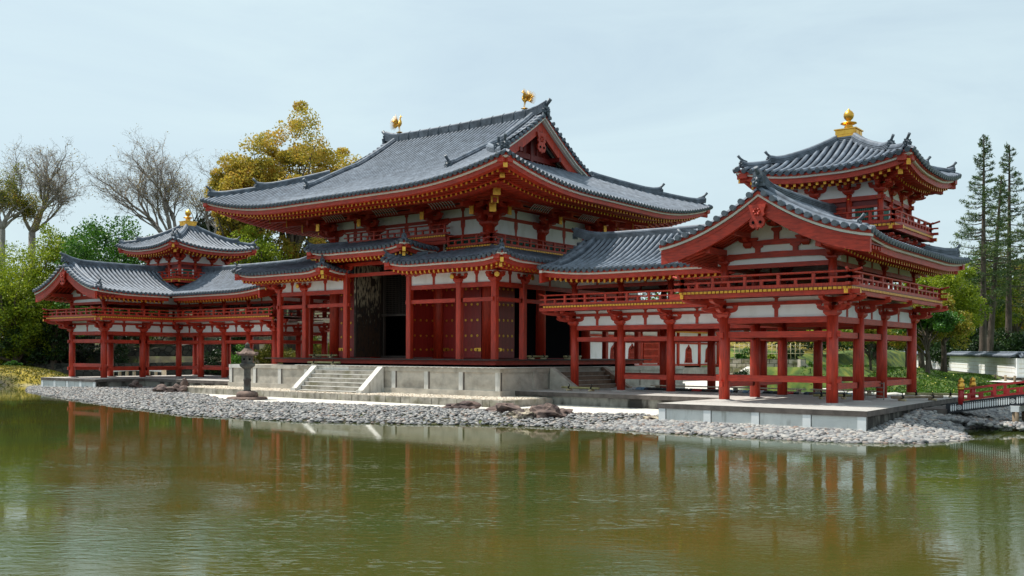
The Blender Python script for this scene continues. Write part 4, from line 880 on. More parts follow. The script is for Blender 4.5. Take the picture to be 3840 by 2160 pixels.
for sx in (-1, 1):
    for sy in (-1, 1):
        sf = mf(-sy); hp = lambda s: sf(sx * (EX - s - .001), s); dg = Vector((sx, sy, 0))
        mb = MB(); c = hp(0); mb.beam(c - dg * .22 - Zv(.56), c - dg * 2.2 - Zv(.20), .17, .26, 0, 1); mb.beam(c - dg * .95 - Zv(.78), c - dg * 3.2 - Zv(.3), .20, .28, 0, 1); HP('corner_rafter', mb, ['vermilion_beam', 'gold'])
        mb = MB(); pts = [hp(s) for s in lin(2.0, EX - VX + .1, 9)]; pts[0].z += .16; pts[1].z += .04; ridge(mb, pts, .30, .30, 5); HP('hip_ridge', mb, TM); mb = MB(); ogre(mb, pts[0], dg, .80); HP('ridge_end_tile', mb, TM)
        mb = MB(); pts = [hp(s) for s in lin(.35, 2.15, 6)]; pts[0].z += .14; pts[1].z += .03; ridge(mb, pts, .28, .22, 4); HP('hip_ridge', mb, TM); mb = MB(); ogre(mb, pts[0], dg, .78); HP('ridge_end_tile', mb, TM)
        # descending ridge inside the verge
        mb = MB(); pts = [sf(sx * 4.72, s) for s in lin(2.55, HN - .15, 16)]; pts[0].z += .05; ridge(mb, pts, .26, .26, 5); HP('descending_ridge', mb, TM); mb = MB(); ogre(mb, pts[0] - Vector((0, 0, .05)), (0, sy), .85); HP('ridge_end_tile', mb, TM)
    # verge
    fr, bk = mf(1), mf(-1); tv = MB()
    ss = lin(EX - VX, HN, 14); vx = sx * VX
    vv = [fr(vx, s) for s in ss] + [bk(vx, s) for s in reversed(ss[:-1])]
    for sf in (fr, bk):
        tv = MB()
        for s in frange(EX - VX + .0, HN - .1, .29): p = sf(vx, s) + Zv(.05); tv.cyl(p - Vector((sx * .5, 0, 0)), p + Vector((sx * .12, 0, 0)), .088, .092, 9, 0, True, 1)
        HP('verge_tiles', tv, TM)
    mb = MB(); S = (-sx, 0, 0)
    off = lambda dx, dz: [p + Vector((-sx * dx, 0, dz)) for p in vv]
    mb.sweep(off(.02, -.10), [(0, 0), (0, .10), (.35, .10), (.35, 0)], 0, side=S); mb.sweep(off(.03, -.175), [(0, 0), (0, .074), (.3, .074), (.3, 0)], 2, side=S)
    mb.sweep(off(.16, -.24), [(0, 0), (0, .06), (.62, .06), (.62, 0)], 2, side=S); HP('verge_board', mb, EM)
    mb = MB(); mb.sweep(off(.30, -.78), [(0, .0), (0, .52), (.12, .52), (.12, 0)], 0, side=S); HP('bargeboard', mb, ['vermilion', 'gold_cap'])
    mb = MB(); gegyo(mb, (sx * (VX - .26), YRc, Zt - 1.15), (0, 1, 0), 1.25); HP('gable_pendant', mb, ['vermilion', 'black'])
    gx = sx * 4.45; mb = MB(); zb = mpf(SG) - .05
    poly = [(p.y - YRc, p.z - .5) for p in vv if p.z - .5 > zb]; poly = [(-3.4, zb)] + poly + [(3.4, zb)]
    mb.prism(poly, (gx, YRc, 0), (0, 1, 0), (0, 0, 1), .06); HP('pediment_wall', mb, 'dark_vermilion')
    mb = MB(); mb.beam((gx + sx * .08, YRc - 2.0, 9.75), (gx + sx * .08, YRc + 2.0, 9.75), .16, .26); mb.beam((gx + sx * .08, YRc - 3.2, zb + .03), (gx + sx * .08, YRc + 3.2, zb + .03), .16, .22); mb.cbox((gx + sx * .1, YRc, 9.2), .16, .2, 1.6)
    for q in (-1.6, 0, 1.6): mb.beam((gx, YRc + q, 10.85 - abs(q) * .62), (sx * 5.2, YRc + q, 10.85 - abs(q) * .62), .18, .2)
    for k in range(13):
        q = -3.3 + k * .55; zz = Zt - .62 - abs(q) * .60 
        if abs(q) > .2: mb.beam((gx + sx * .05, YRc + q, zb + .2), (gx + sx * .05, YRc + q, zz - .35), .10, .12)
    HP('pediment_frame', mb, 'dark_vermilion'); mb = MB()
    for x_ in (.72, .92):
        for sg_ in (1, -1):
            pp = [p - Vector((sx * x_, 0, .30)) for p in (vv[:len(ss)] if sg_ > 0 else vv[len(ss) - 1:])]; mb.sweep(pp, [(0, 0), (0, .05), (.09, .05), (.09, 0)], 0, side=S)
    HP('gable_soffit_strips', mb, 'white_board')
    mb = MB(); mb.box(min(gx - sx * .05, gx - sx * .5), max(gx - sx * .05, gx - sx * .5), YRc - 3.6, YRc + 3.6, zb - .3, zb); HP('gable_base', mb, 'tile')
n = 24; pts = []
for k in range(n + 1):
    x = -VX - .02 + (2 * VX + .04) * k / n; e = abs(x) / VX; pts.append(Vector((x, YRc, Zt - .07 + .10 * e ** 2 + .32 * max(0, e - .80) ** 2 * 25 * .65)))
mb = MB(); ridge(mb, pts, .34, .44, 8)
for k in range(-6, 7): 
    x = k * .72; z = Zt - .07 + .10 * (abs(x) / VX) ** 2; mb.tube([Vector((x, YRc - .20, z)), Vector((x, YRc - .20, z + .42)), Vector((x, YRc, z + .56)), Vector((x, YRc + .20, z + .42)), Vector((x, YRc + .2, z))], [.016] * 5, 4, 1)
HP('main_ridge', mb, TM)
for sx in (-1, 1): mb = MB(); ogre(mb, (sx * (VX + .02), YRc, Zt + .0), (sx, 0), 1.15); HP('ridge_end_tile', mb, TM)
# ------------------------------------------------------------------ phoenixes
def phoenix(x, face, lab):
    y = YRc; zb = Zt + .48 + .10 * (x / VX) ** 2
    o = thing('phoenix_statue', lab, 'statue', (x, y, zb), 'gilt phoenixes on the main ridge'); f = face
    def V(a, b, c=0): return Vector((x + f * a, y + c, zb + b))
    mb = MB(); mb.blob(V(0, .03), (.17, .12, .035), 0, 2, .3, 3)
    for c in (-.035, .035): mb.tube([V(.0, .04, c), V(.01, .16, c), V(-.02, .30, c), V(-.03, .40, c * 1.2)], [.014, .013, .02, .045], 6)
    mb.tube([V(-.16, .44), V(-.10, .43), V(0, .44), V(.08, .52), V(.095, .62), V(.055, .72), V(.06, .80), V(.10, .86)], [.03, .08, .105, .085, .055, .035, .03, .034], 8)
    mb.blob(V(.11, .87), (.05, .035, .04), 0, 1, .1); mb.cyl(V(.14, .87), V(.22, .84), .018, .003, 6)
    for a, b in ((.08, .95), (.11, .97), (.05, .93), (.03, .89)): mb.tube([V(.09, .88), V(a, b)], [.02, .006], 5)
    mb.tube([V(.13, .85), V(.14, .80)], [.015, .006], 5)
    mb.build('body', 'gold', o)
    for c in (-1, 1):
        mb = MB()
        for k in range(9):
            t = k / 8; an = R(104 + 44 * t); L = .50 - .08 * t; b0 = V(.02 - .10 * t, .50 - .02 * t, c * .09)
            tip = b0 + Vector((f * math.cos(an) * L, c * (.10 + .06 * t), math.sin(an) * L * (1 - .35 * t))); mb.tube([b0, (b0 + tip) / 2 + Zv(.012), tip], [.020, .020, .005], 4)
        mb.build('wing', 'gold', o)
    mb = MB()
    for k in range(11):
        t = k / 10; an = R(132 + 76 * t); L = .54 - .14 * abs(t - .3)
        for c in (-.05, .05):
            b0 = V(-.14, .45 - .05 * t, c * .5); tip = b0 + Vector((f * math.cos(an) * L, c * 1.5, math.sin(an) * L)); m = (b0 + tip) / 2 - Zv(.03 - .05 * t); mb.tube([b0, m, tip], [.015, .015, .004], 4)
    mb.build('tail', 'gold', o)
phoenix(4.15, -1, 'gilt phoenix statue on the right end of the ridge, facing left'); phoenix(-4.45, 1, 'gilt phoenix statue on the left end of the ridge, facing right')
# ================================================================== GROUND AND WATER
import numpy as np
WZ = -1.924
SHORE = [(-27.5, -3.0), (-23, -5.2), (-19.4, -6.9), (-10, -9.6), (-1.5, -11.6), (3.9, -12.7), (9.1, -12.2), (12.2, -10.8), (14.7, -9.2), (18.2, -8.35), (21.6, -8.35), (25.0, -8.0), (26.2, -7.2)]
SANDB = [(-27, -2.0), (-17.5, -2.2), (-14, -2.6), (-11, -3.6), (-7, -4.9), (-3.4, -6.5), (-1.0, -7.6), (1.5, -7.6), (3.3, -6.9), (7.2, -6.1), (9.6, -5.6), (12.6, -6.2), (15, -5.4), (17, -4.2), (18.3, -3.5)]
BACK = [(-90, -18), (-60, -2), (-46, 7.0), (-38, 11.5), (-31, 15.8), (-24, 18.8), (-5, 19.5), (6, 20.5), (10, 21.5), (13.5, 21.5), (16, 17.2), (22, 15.2), (32, 11), (60, -2), (90, -20)]
def sm01(x): x = max(0, min(1, x)); return x * x * (3 - 2 * x)
def isl(x, y):
    d = min(y - interp(SHORE, x), 26.25 + .5 * math.sin(y * .9) - x, x + 27.6)
    if x > 12: d = min(d, 7.6 - y)
    elif x > 9: d = min(d, 7.6 + (12 - x) * 4 - y)
    if x < -26: d = min(d, 9 - y)
    return d
def hgt(x, y):
    d = isl(x, y); z = -2.6
    if d > -3: z = min(-1.76, WZ + (.05 if x < 17 else .03) * d) if d > 0 else WZ + .25 * d
    b = y - interp(BACK, x)
    if b > -2:
        f_ = sm01((x + 7) / 4); be = b - 15 * f_; bb = max(0, be); zl = -1.74 + .34 * f_ * sm01((b + 1) / 2) + bb * .13 + max(0, be - 3) * .16
        if x < -24: zb = WZ - .3 if b < 0 else (-.06 + max(0, b - 7) * .30)
        elif x < 8: zb = zl
        elif x < 13.5: zb = -1.35 + sm01(b / 1.0) * .9; tt = sm01((14 - x) / 8) * sm01((b - 6) / 12); zb = zb * (1 - tt) + zl * tt
        else: zb = (WZ - .3 + sm01((b + .4) / .4) * .65) + max(0, b) * .006 * sm01((x - 12) / 5) + (1.0 * sm01((b - 2) / 9) * sm01((21 - x) / 5)); tt = sm01((16 - x) / 6) * sm01((b - 10) / 12) * .6; zb = zb * (1 - tt) + zl * tt
        if x > 0: kk = sm01((b - 11) / 8) * sm01(x / 6); zb = zb * (1 - kk) + min(zb, -1.02) * kk
        zb = min(zb, (.35 if x > 4 else .6) + 5.5 * sm01((-4 - x) / 22) + .25 * math.sin(x * .3 + y * .2))
        if b < 0 and x >= 8: zb = zb if b > -.4 else -2.6
        z = max(z, zb)
    # moss mound on the left bank
    m = (x + 36.5) ** 2 / 60 + (y + .5) ** 2 / 14
    if m < 1: z = max(z, WZ - .1 + 1.25 * (1 - m) ** .6)
    return z
xs = sorted(set([-400, -250, -150, -110, 110, 150, 250, 400] + [round(-90 + i * .8, 2) for i in range(226)])); ys = sorted(set([-400, -200, -100, -60, -30, -20, 80, 110, 150, 220, 400] + [round(-15 + i * .8, 2) for i in range(112)]))
vs = [(x, y, hgt(x, y)) for y in ys for x in xs]; nx = len(xs)
fs = [(j * nx + i, j * nx + i + 1, (j + 1) * nx + i + 1, (j + 1) * nx + i) for j in range(len(ys) - 1) for i in range(nx - 1)]
def ground_mat():
    m = bpy.data.materials.new('ground'); m.use_nodes = True; nt = m.node_tree; b = nt.nodes['Principled BSDF']; b.inputs['Roughness'].default_value = .95
    g = N(nt, 'ShaderNodeNewGeometry'); a = N(nt, 'ShaderNodeAttribute'); a.attribute_name = 'zone'
    sep = N(nt, 'ShaderNodeSeparateColor'); nt.links.new(a.outputs['Color'], sep.inputs[0])
    def nzr(sc, st):
        n = N(nt, 'ShaderNodeTexNoise'); n.inputs['Scale'].default_value = sc; n.inputs['Detail'].default_value = 8; nt.links.new(g.outputs['Position'], n.inputs[0]); return ramp(nt, n.outputs[0], st)
    sand = nzr(9, [(.3, (.55, .53, .47)), (.7, (.68, .66, .60))]); grass = nzr(1.3, [(.34, (.015, .035, .006)), (.5, (.055, .10, .010)), (.70, (.16, .17, .02))]); moss = nzr(.9, [(.35, (.05, .045, .01)), (.5, (.22, .17, .015)), (.7, (.36, .27, .025))])
    x = N(nt, 'ShaderNodeMix'); x.data_type = 'RGBA'; nt.links.new(sep.outputs[0], x.inputs[0]); nt.links.new(sand, x.inputs[6]); nt.links.new(grass, x.inputs[7])
    y = N(nt, 'ShaderNodeMix'); y.data_type = 'RGBA'; nt.links.new(sep.outputs[1], y.inputs[0]); nt.links.new(x.outputs[2], y.inputs[6]); nt.links.new(moss, y.inputs[7])
    so_ = nzr(1.2, [(.35, (.022, .020, .012)), (.55, (.06, .055, .025)), (.7, (.07, .10, .015))]); y2 = N(nt, 'ShaderNodeMix'); y2.data_type = 'RGBA'; nt.links.new(sep.outputs[2], y2.inputs[0]); nt.links.new(y.outputs[2], y2.inputs[6]); nt.links.new(so_, y2.inputs[7]); nt.links.new(y2.outputs[2], b.inputs['Base Color'])
    n = N(nt, 'ShaderNodeTexNoise'); n.inputs['Scale'].default_value = 40; n.inputs['Detail'].default_value = 6; nt.links.new(g.outputs['Position'], n.inputs[0])
    bp = N(nt, 'ShaderNodeBump'); bp.inputs['Strength'].default_value = .6; bp.inputs['Distance'].default_value = .03; nt.links.new(n.outputs[0], bp.inputs['Height']); nt.links.new(bp.outputs[0], b.inputs['Normal'])
    MAT['ground'] = m
ground_mat()
me = bpy.data.meshes.new('ground'); me.from_pydata(vs, [], fs); me.materials.append(MAT['ground'])
ca = me.color_attributes.new('zone', 'FLOAT_COLOR', 'POINT')
zc = []
for (x, y, z) in vs:
    b = y - interp(BACK, x); g = 1.0 if (b > -1.2 and x > 9) or (b > 9 and x > -3) or y > 60 else 0.; soil = 1. if (b > -1.2 and x < -24) or (y < interp(SANDB, x) - .5 and x < 17.5 and isl(x, y) < 9) or (x > 17.5 and y < -4) or x > 25 and b < -3 else 0.; mo = 1. if (b > -1.2 and -24 <= x <= -3) or ((x + 36.5) ** 2 / 60 + (y + .5) ** 2 / 14 < 1) else 0.
    zc += [g, mo, soil, 1]
ca.data.foreach_set('color', zc); me.polygons.foreach_set('use_smooth', [True] * len(fs)); me.update()
go = bpy.data.objects.new('ground', me); COL.objects.link(go); go['kind'] = 'structure'
# water
m = bpy.data.materials.new('pond_water'); m.use_nodes = True; nt = m.node_tree; b = nt.nodes['Principled BSDF']
b.inputs['Roughness'].default_value = .03; b.inputs['IOR'].default_value = 1.33
tc = N(nt, 'ShaderNodeTexCoord'); mr0 = N(nt, 'ShaderNodeMapping'); mr0.inputs['Rotation'].default_value = (0, 0, -YAW); nt.links.new(tc.outputs['Object'], mr0.inputs[0]); mp = N(nt, 'ShaderNodeMapping'); mp.inputs['Scale'].default_value = (1, 2.4, 1); nt.links.new(mr0.outputs[0], mp.inputs[0])
sy = N(nt, 'ShaderNodeSeparateXYZ'); nt.links.new(mr0.outputs[0], sy.inputs[0]); rg = N(nt, 'ShaderNodeMapRange'); rg.inputs[1].default_value = -33; rg.inputs[2].default_value = -21; rg.inputs[3].default_value = .95; rg.inputs[4].default_value = .08; nt.links.new(sy.outputs[1], rg.inputs[0])
def nn(sc, det, dist=0): n = N(nt, 'ShaderNodeTexNoise'); n.inputs['Scale'].default_value = sc; n.inputs['Detail'].default_value = det; n.inputs['Distortion'].default_value = dist; nt.links.new(mp.outputs[0], n.inputs[0]); return n
n1 = nn(3.2, 3, .4); n2 = nn(.16, 2); n3 = nn(9, 2)
mr = N(nt, 'ShaderNodeMapRange'); mr.inputs[1].default_value = .42; mr.inputs[2].default_value = .62; mr.inputs[3].default_value = .2; mr.inputs[4].default_value = 1; nt.links.new(n2.outputs[0], mr.inputs[0])
n4 = nn(5.0, 1, .3); n5 = nn(.30, 2)
r4 = N(nt, 'ShaderNodeMapRange'); r4.inputs[1].default_value = .60; r4.inputs[2].default_value = .74; nt.links.new(n4.outputs[0], r4.inputs[0]); r5 = N(nt, 'ShaderNodeMapRange'); r5.inputs[1].default_value = .50; r5.inputs[2].default_value = .66; nt.links.new(n5.outputs[0], r5.inputs[0])
m45 = N(nt, 'ShaderNodeMath', operation='MULTIPLY'); nt.links.new(r4.outputs[0], m45.inputs[0]); nt.links.new(r5.outputs[0], m45.inputs[1])
ad = N(nt, 'ShaderNodeMath', operation='MULTIPLY_ADD'); nt.links.new(n3.outputs[0], ad.inputs[0]); ad.inputs[1].default_value = .22; nt.links.new(n1.outputs[0], ad.inputs[2])
bp = N(nt, 'ShaderNodeBump'); bp.inputs['Distance'].default_value = .009; mst = N(nt, 'ShaderNodeMath', operation='MULTIPLY'); nt.links.new(mr.outputs[0], mst.inputs[0]); nt.links.new(rg.outputs[0], mst.inputs[1]); nt.links.new(mst.outputs[0], bp.inputs['Strength']); ad2 = N(nt, 'ShaderNodeMath', operation='MULTIPLY_ADD'); nt.links.new(m45.outputs[0], ad2.inputs[0]); ad2.inputs[1].default_value = .8; nt.links.new(ad.outputs[0], ad2.inputs[2]); nt.links.new(ad2.outputs[0], bp.inputs['Height']); nt.links.new(bp.outputs[0], b.inputs['Normal'])
c = ramp(nt, n2.outputs[0], [(.35, (.060, .060, .012)), (.65, (.044, .062, .016))]); nt.links.new(c, b.inputs['Base Color']); MAT['pond_water'] = m
mb = MB(); mb.add([(-200, -120, WZ), (200, -120, WZ), (200, 60, WZ), (-200, 60, WZ)], [(0, 1, 2, 3)]); w = mb.build('water', 'pond_water'); w['kind'] = 'structure'
# ------------------------------------------------------------------ podium of the hall
POD = thing('stone_podium', 'tall pale stone podium with steps under the central hall', 'podium', (0, 0, -1.5)); PX, PY0, PY1 = 8.90, -1.85, 13.7
mb = MB(); mb.box(-PX + .06, PX - .06, PY0 + .06, PY1 - .06, -1.75, -.50); mb.build('panel_wall', 'stone', POD)
mb = MB(); mb.box(-PX + .03, PX - .03, PY0 + .03, PY1, -.52, -.353); mb.build('podium_top', 'stone', POD)
xx_ = -PX
while xx_ < PX - .01:
    e = min(PX, xx_ + random.uniform(1.1, 1.7)); e = PX if PX - e < .6 else e
    mb = MB(); mb.box(xx_ + .004, e - .004, PY0, PY0 + .5, -.52 + random.uniform(-.004, .004), -.35); mb.build('coping_stone', 'stone' if random.random() < .6 else 'stone_light', POD); xx_ = e
yy_ = PY0 + .5
while yy_ < PY1 - .01:
    e = min(PY1, yy_ + random.uniform(1.1, 1.7)); mb = MB(); mb.box(PX - .5, PX, yy_ + .004, e - .004, -.52, -.35); mb.build('coping_stone', 'stone', POD); yy_ = e
mb = MB(); mb.box(-PX - .03, PX + .03, PY0 - .03, PY1 + .03, -1.75, -1.26); mb.build('plinth', 'stone', POD)
mb = MB()
n = 9
for k in range(n + 1):
    x = -PX + .14 + (2 * PX - .28) * k / n
    if abs(x) > 2.2: mb = MB(); mb.box(x - .12, x + .10, PY0 + .012, PY0 + .10, -1.26, -.521); mb.box(x + .101, x + .165, PY0 + .045, PY0 + .10, -1.26, -.521, 1); mb.build('pilaster', ['stone_light', 'kerb_dark'], POD)
for k in range(7): y = PY0 + .14 + k * 2.2; mb = MB(); mb.box(PX - .10, PX - .012, y - .11, y + .11, -1.26, -.521); mb.build('pilaster', 'stone', POD)
mb = MB(); mb.box(-3.6, PX + .3, PY0 - .10, PY0 + .35, -.335, -.315); mb.box(PX - .3, PX + .10, PY0 + .36, 6, -.335, -.315)
for k in range(40): mb.box(-3.5 + k * .31, -3.40 + k * .31, PY0 - .08, PY0 - .02, -.36, -.336)
mb.build('gutter_board', 'stone_light', POD)
for i in range(6):
    mb = MB(); y = PY0 - .20 * (5 - i) - .02; z = -1.43 + .18 * i; mb.box(-2.02, 2.02, y - .2 + (.0), PY0 - .035, z - .18 if i else -1.75, z - .001); 
    mb.box(-2.02, 2.02, y - .2 - .004, y - .2 + .05, z - .17 if i else -1.7, z - .018, 1)  # riser front in a darker stone, its shade put into the colour
    mb.build('step', ['stone_light', 'kerb_stone'], POD)
for s in (-1, 1):
    mb = MB(); poly = [(0, -1.75), (0, -.345), (-.06, -.345), (-1.25, -1.36), (-1.33, -1.36), (-1.33, -1.75)]
    mb.prism(poly, (s * 2.19, PY0 - .032, 0), (0, 1, 0), (0, 0, 1), .33); mb.build('stair_cheek', 'stone_light', POD)
for i in range(5):
    mb = MB(); z = -.53 - .185 * i; mb.box(PX + .035, PX + .25 + .25 * i, 1.75, 5.55, z - .19, z - .001); mb.box(PX + .20 + .25 * i, PX + .262 + .25 * i, 1.76, 5.54, z, z + .012, 1); mb.build('wooden_step', ['wood_step', 'stone_light'], POD)
for y in (1.62, 5.68):
    mb = MB(); poly = [(0, -1.6), (0, -.345), (.10, -.345), (1.42, -1.20), (1.50, -1.20), (1.5, -1.6)]
    mb.prism(poly, (PX + .035, y, 0), (1, 0, 0), (0, 0, 1), .26); mb.build('stair_cheek', 'wood_step' if y > 3 else 'stone', POD)
# ------------------------------------------------------------------ corridor platforms
def platform(sx, lab, yf, xo, xb, yb):
    P = thing('stone_platform', lab, 'platform', (sx * 20.8, 0, WZ), 'low stone platforms under the wing corridors')
    poly = [(18.22, yf), (xo, yf), (xb, yb), (8.95, yb + .6), (8.95, -.92), (18.22, -.92)]
    def slab(nm, z0, z1, grow, m, mt=None):
        mb = MB(sx); c = []
        n = len(poly)
        for i in range(n):
            p = Vector((*poly[i], 0)); a = Vector((*poly[i - 1], 0)); b = Vector((*poly[(i + 1) % n], 0)); d1 = (p - a).normalized(); d2 = (b - p).normalized(); n1 = Vector((d1.y, -d1.x, 0)); n2 = Vector((d2.y, -d2.x, 0)); nn_ = (n1 + n2); nn_ = nn_ / max(.5, nn_.dot(n1)); c.append(p + nn_ * grow)
        mb.add([(q.x, q.y, z0) for q in c] + [(q.x, q.y, z1) for q in c], [tuple(range(n, 2 * n))], 1 if mt else 0)
        mb.add([(q.x, q.y, z0) for q in c] + [(q.x, q.y, z1) for q in c], [(i, (i + 1) % n, n + (i + 1) % n, n + i) for i in range(n)] + [tuple(reversed(range(n)))], 0)
        mb.build(nm, [m, mt] if mt else m, P)
    slab('coping', ZR - .155, ZR, 0, 'kerb_dark', 'floor_conc')
    mb = MB(sx)
    mb.box(18.22 + .08, xo - .08, yf + .05, yf + .3, WZ - .2, ZR - .15); mb.build('front_wall', 'platform_face', P)
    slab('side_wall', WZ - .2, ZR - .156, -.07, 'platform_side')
    for k in range(5): x = 18.36 + (xo - 18.22 - .30) * k / 4; mb = MB(sx); mb.box(x - .10, x + .13, yf + .015, yf + .07, WZ - .2, ZR - .157); mb.box(x + .1301, x + .150, yf + .05, yf + .062, WZ - .2, ZR - .157, 1); mb.build('pilaster', ['bridge_white', 'kerb_dark'], P)
    mb = MB(sx); 
    mb.box(18.5, xo - .3, yf + 2.0, 5.2, ZR + .001, ZR + .006); mb.build('gravel_floor', 'floor_conc', P)
platform(1, 'near stone platform with pale front face at the water edge', -5.75, 24.6, 24.2, 6.0); platform(-1, 'far stone platform under the left corridor', -3.9, 24.4, 24.2, 6.4)
# terrace with kerb in front of the podium
mb = MB(); mb.box(-10.9, 10.7, -3.95, 1, -2, -1.50); t = mb.build('gravel_terrace', 'gravel_pale'); t['kind'] = 'structure'
KB = thing('kerb', 'row of weathered stone kerb blocks round the gravel terrace', 'kerb', (0, -4, -1.7))
x = -11.0; i = 0
while x < 10.75:
    w_ = random.uniform(.34, .52); mb = MB(); e = min(x + w_, 10.85); mb.box(x + .012, e - .012, -4.14 + random.uniform(-.012, .012), -3.90, -1.8, -1.495 + random.uniform(-.012, .012)); mb.build('kerb_block', 'kerb_stone', KB); x += w_
y = -3.9
while y < -1.0: w_ = random.uniform(.34, .55); mb = MB(); mb.box(10.66, 10.86, y + .006, y + w_ - .006, -1.8, -1.5); mb.build('kerb_block', 'kerb_stone', KB); y += w_
# ------------------------------------------------------------------ pebbles
def stones(name, pts, mat_, base, rmin, rmax, sub, lab, cat, flat=.5):
    v0, f0 = ico(sub); V0 = np.array([tuple(p) for p in v0]); F0 = np.array(f0); n = len(pts); rng = np.random.default_rng(3)
    r = rng.uniform(rmin, rmax, n); ax = np.stack([r * rng.uniform(.9, 1.5, n), r * rng.uniform(.7, 1.05, n), r * rng.uniform(flat * .8, flat * 1.25, n)], 1)
    a = rng.uniform(0, 6.28, n); tl = rng.uniform(-.35, .35, n); ca, sa, ct, st = np.cos(a), np.sin(a), np.cos(tl), np.sin(tl)
    jit = rng.uniform(.82, 1.15, (n, len(V0), 1)); L = V0[None] * ax[:, None, :] * jit
    x = L[..., 0] * ct[:, None] - L[..., 2] * st[:, None]; z = L[..., 0] * st[:, None] + L[..., 2] * ct[:, None]; y = L[..., 1]
    X = x * ca[:, None] - y * sa[:, None]; Y = x * sa[:, None] + y * ca[:, None]
    P = np.array(pts); co = np.stack([X + P[:, 0:1], Y + P[:, 1:2], z + P[:, 2:3]], 2).reshape(-1, 3)
    F = (F0[None] + (np.arange(n) * len(V0))[:, None, None]).reshape(-1, 3)
    o = fastmesh(name, co, F, mat_, smooth=True); return tag(o, None, None, kind='stuff')
def fastmesh(name, co, F, mat_, smooth=False, parent=None):
    me = bpy.data.meshes.new(name); k = F.shape[1]; me.vertices.add(len(co)); me.vertices.foreach_set('co', np.asarray(co, dtype=np.float32).ravel())
    me.loops.add(F.size); me.loops.foreach_set('vertex_index', F.astype(np.int32).ravel()); me.polygons.add(len(F)); me.polygons.foreach_set('loop_start', (np.arange(len(F)) * k).astype(np.int32))
    me.update(calc_edges=True); me.materials.append(MAT[mat_])
    if smooth: me.polygons.foreach_set('use_smooth', [True] * len(F))
    me.validate(); o = bpy.data.objects.new(name, me); COL.objects.link(o)
    if parent: attach(o, parent)
    return o
pts, big = [], []
random.seed(11)
while len(pts) < 15500:
    x = random.uniform(-27.3, 20); y = random.uniform(-13, -1)
    d = y - interp(SHORE, x)
    if d < -.25 or isl(x, y) < -.3 or y > interp(SANDB, x) + .25 * noise.noise(Vector((x, y, 0)) * .8): continue
    if x > 18.2 and y > -5.7: continue
    if -24.4 < x < -18.2 and y > -3.9: continue
    if (x + 1.35) ** 2 + (y + 6.35) ** 2 < 1.0: continue
    pts.append((x, y, hgt(x, y) + .02 + random.uniform(-.01, .03)))
for k in range(900): x = random.uniform(-18, -11.2); y = random.uniform(-3.0, -1.3); pts.append((x, y, -1.73))
stones('pebble_beach', pts, 'pebbles', 0, .045, .085, 1, '', '')
while len(big) < 8500:
    x = random.uniform(17.5, 28.3); y = random.uniform(-8.9, 8.2)
    if x < 24.5 and y > -5.7: continue
    if isl(x, y) < -.35 or (x < 18.2 and y > -6): continue
    rise = .12 if x > 24.5 else 0
    big.append((x, y, hgt(x, y) + .02 + random.uniform(-.02, .03) + (max(0, min(1, (26.6 - x) / 1.8)) * max(0, min(1, (y + 5.2) / 4)) * .36 if x > 24.5 else 0)))
for k in range(700): t_ = random.random(); x = 25.4 + t_ * 3.4; y = -.9 + random.uniform(-1.0, 1.8) * (1 - t_ * .7); big.append((x, y, WZ + .28 * (1 - t_) + random.uniform(-.03, .05)))
stones('cobble_beach', big, 'pebbles', 0, .048, .095, 2, '', '', .62)
pts = []
for k in range(5200):
    x = random.uniform(-10.8, 10.6); y = random.uniform(-3.88, -1.9)
    if abs(x) < 2.35 and y > -3.2: continue
    pts.append((x, y, -1.495))
for k in range(700): pts.append((random.uniform(9.0, 10.6), random.uniform(-1.9, -.95), -1.495))
for k in range(1500): pts.append((random.uniform(9.0, 22), random.uniform(6.8, 7.4), -1.35))
stones('terrace_gravel', pts, 'pebbles_cream', 0, .03, .055, 1, '', '')
# ------------------------------------------------------------------ rocks
def rock(u_, v_, D, r, lab, mt='rock', seed=1, rz=0., name='boulder'):
    p = at(u_, D); z = hgt(p.x, p.y); mb = MB(); mb.blob((p.x, p.y, z + r[2] * .42), r, 0, seed, .36, 1.5, 3, False, rz); o = mb.build(name, mt); tag(o, lab, 'rock'); return o
rock(618, 0, 47.5, (.50, .32, .24), 'large flat brown boulder on the pebbles left of the lantern', seed=2, rz=.5)
rock(668, 0, 48.0, (.42, .28, .28), 'brown boulder leaning behind the large flat one', seed=5, rz=.2)
rock(694, 0, 49.2, (.24, .2, .42), 'small dark pointed boulder right of the flat brown boulders', seed=7)
rock(508, 0, 53.5, (.38, .3, .30), 'dark rounded boulder in the shade beside the far platform', seed=9)
rock(1735, 0, 34.4, (.62, .4, .20), 'low purple-brown slab of rock half sunk at the pebble edge', seed=4, rz=.5)
rock(1895, 0, 32.8, (.50, .4, .24), 'small brown boulder behind the pale rugged one', seed=8)
rock(1962, 0, 30.9, (.46, .34, .22), 'pale rugged boulder with dark cracks at the beach', 'rock_pale', 12, .4)
rock(2052, 0, 30.9, (.52, .40, .30), 'big dark purple boulder right of the pale rugged boulder', seed=15, rz=.6)
rock(2112, 0, 31.9, (.42, .3, .15), 'thin flat brown rock behind the dark purple boulder', seed=16)
rock(2444, 0, 30.3, (.40, .25, .10), 'flat pale rock with moss beside the near platform', 'rock_pale', 19)
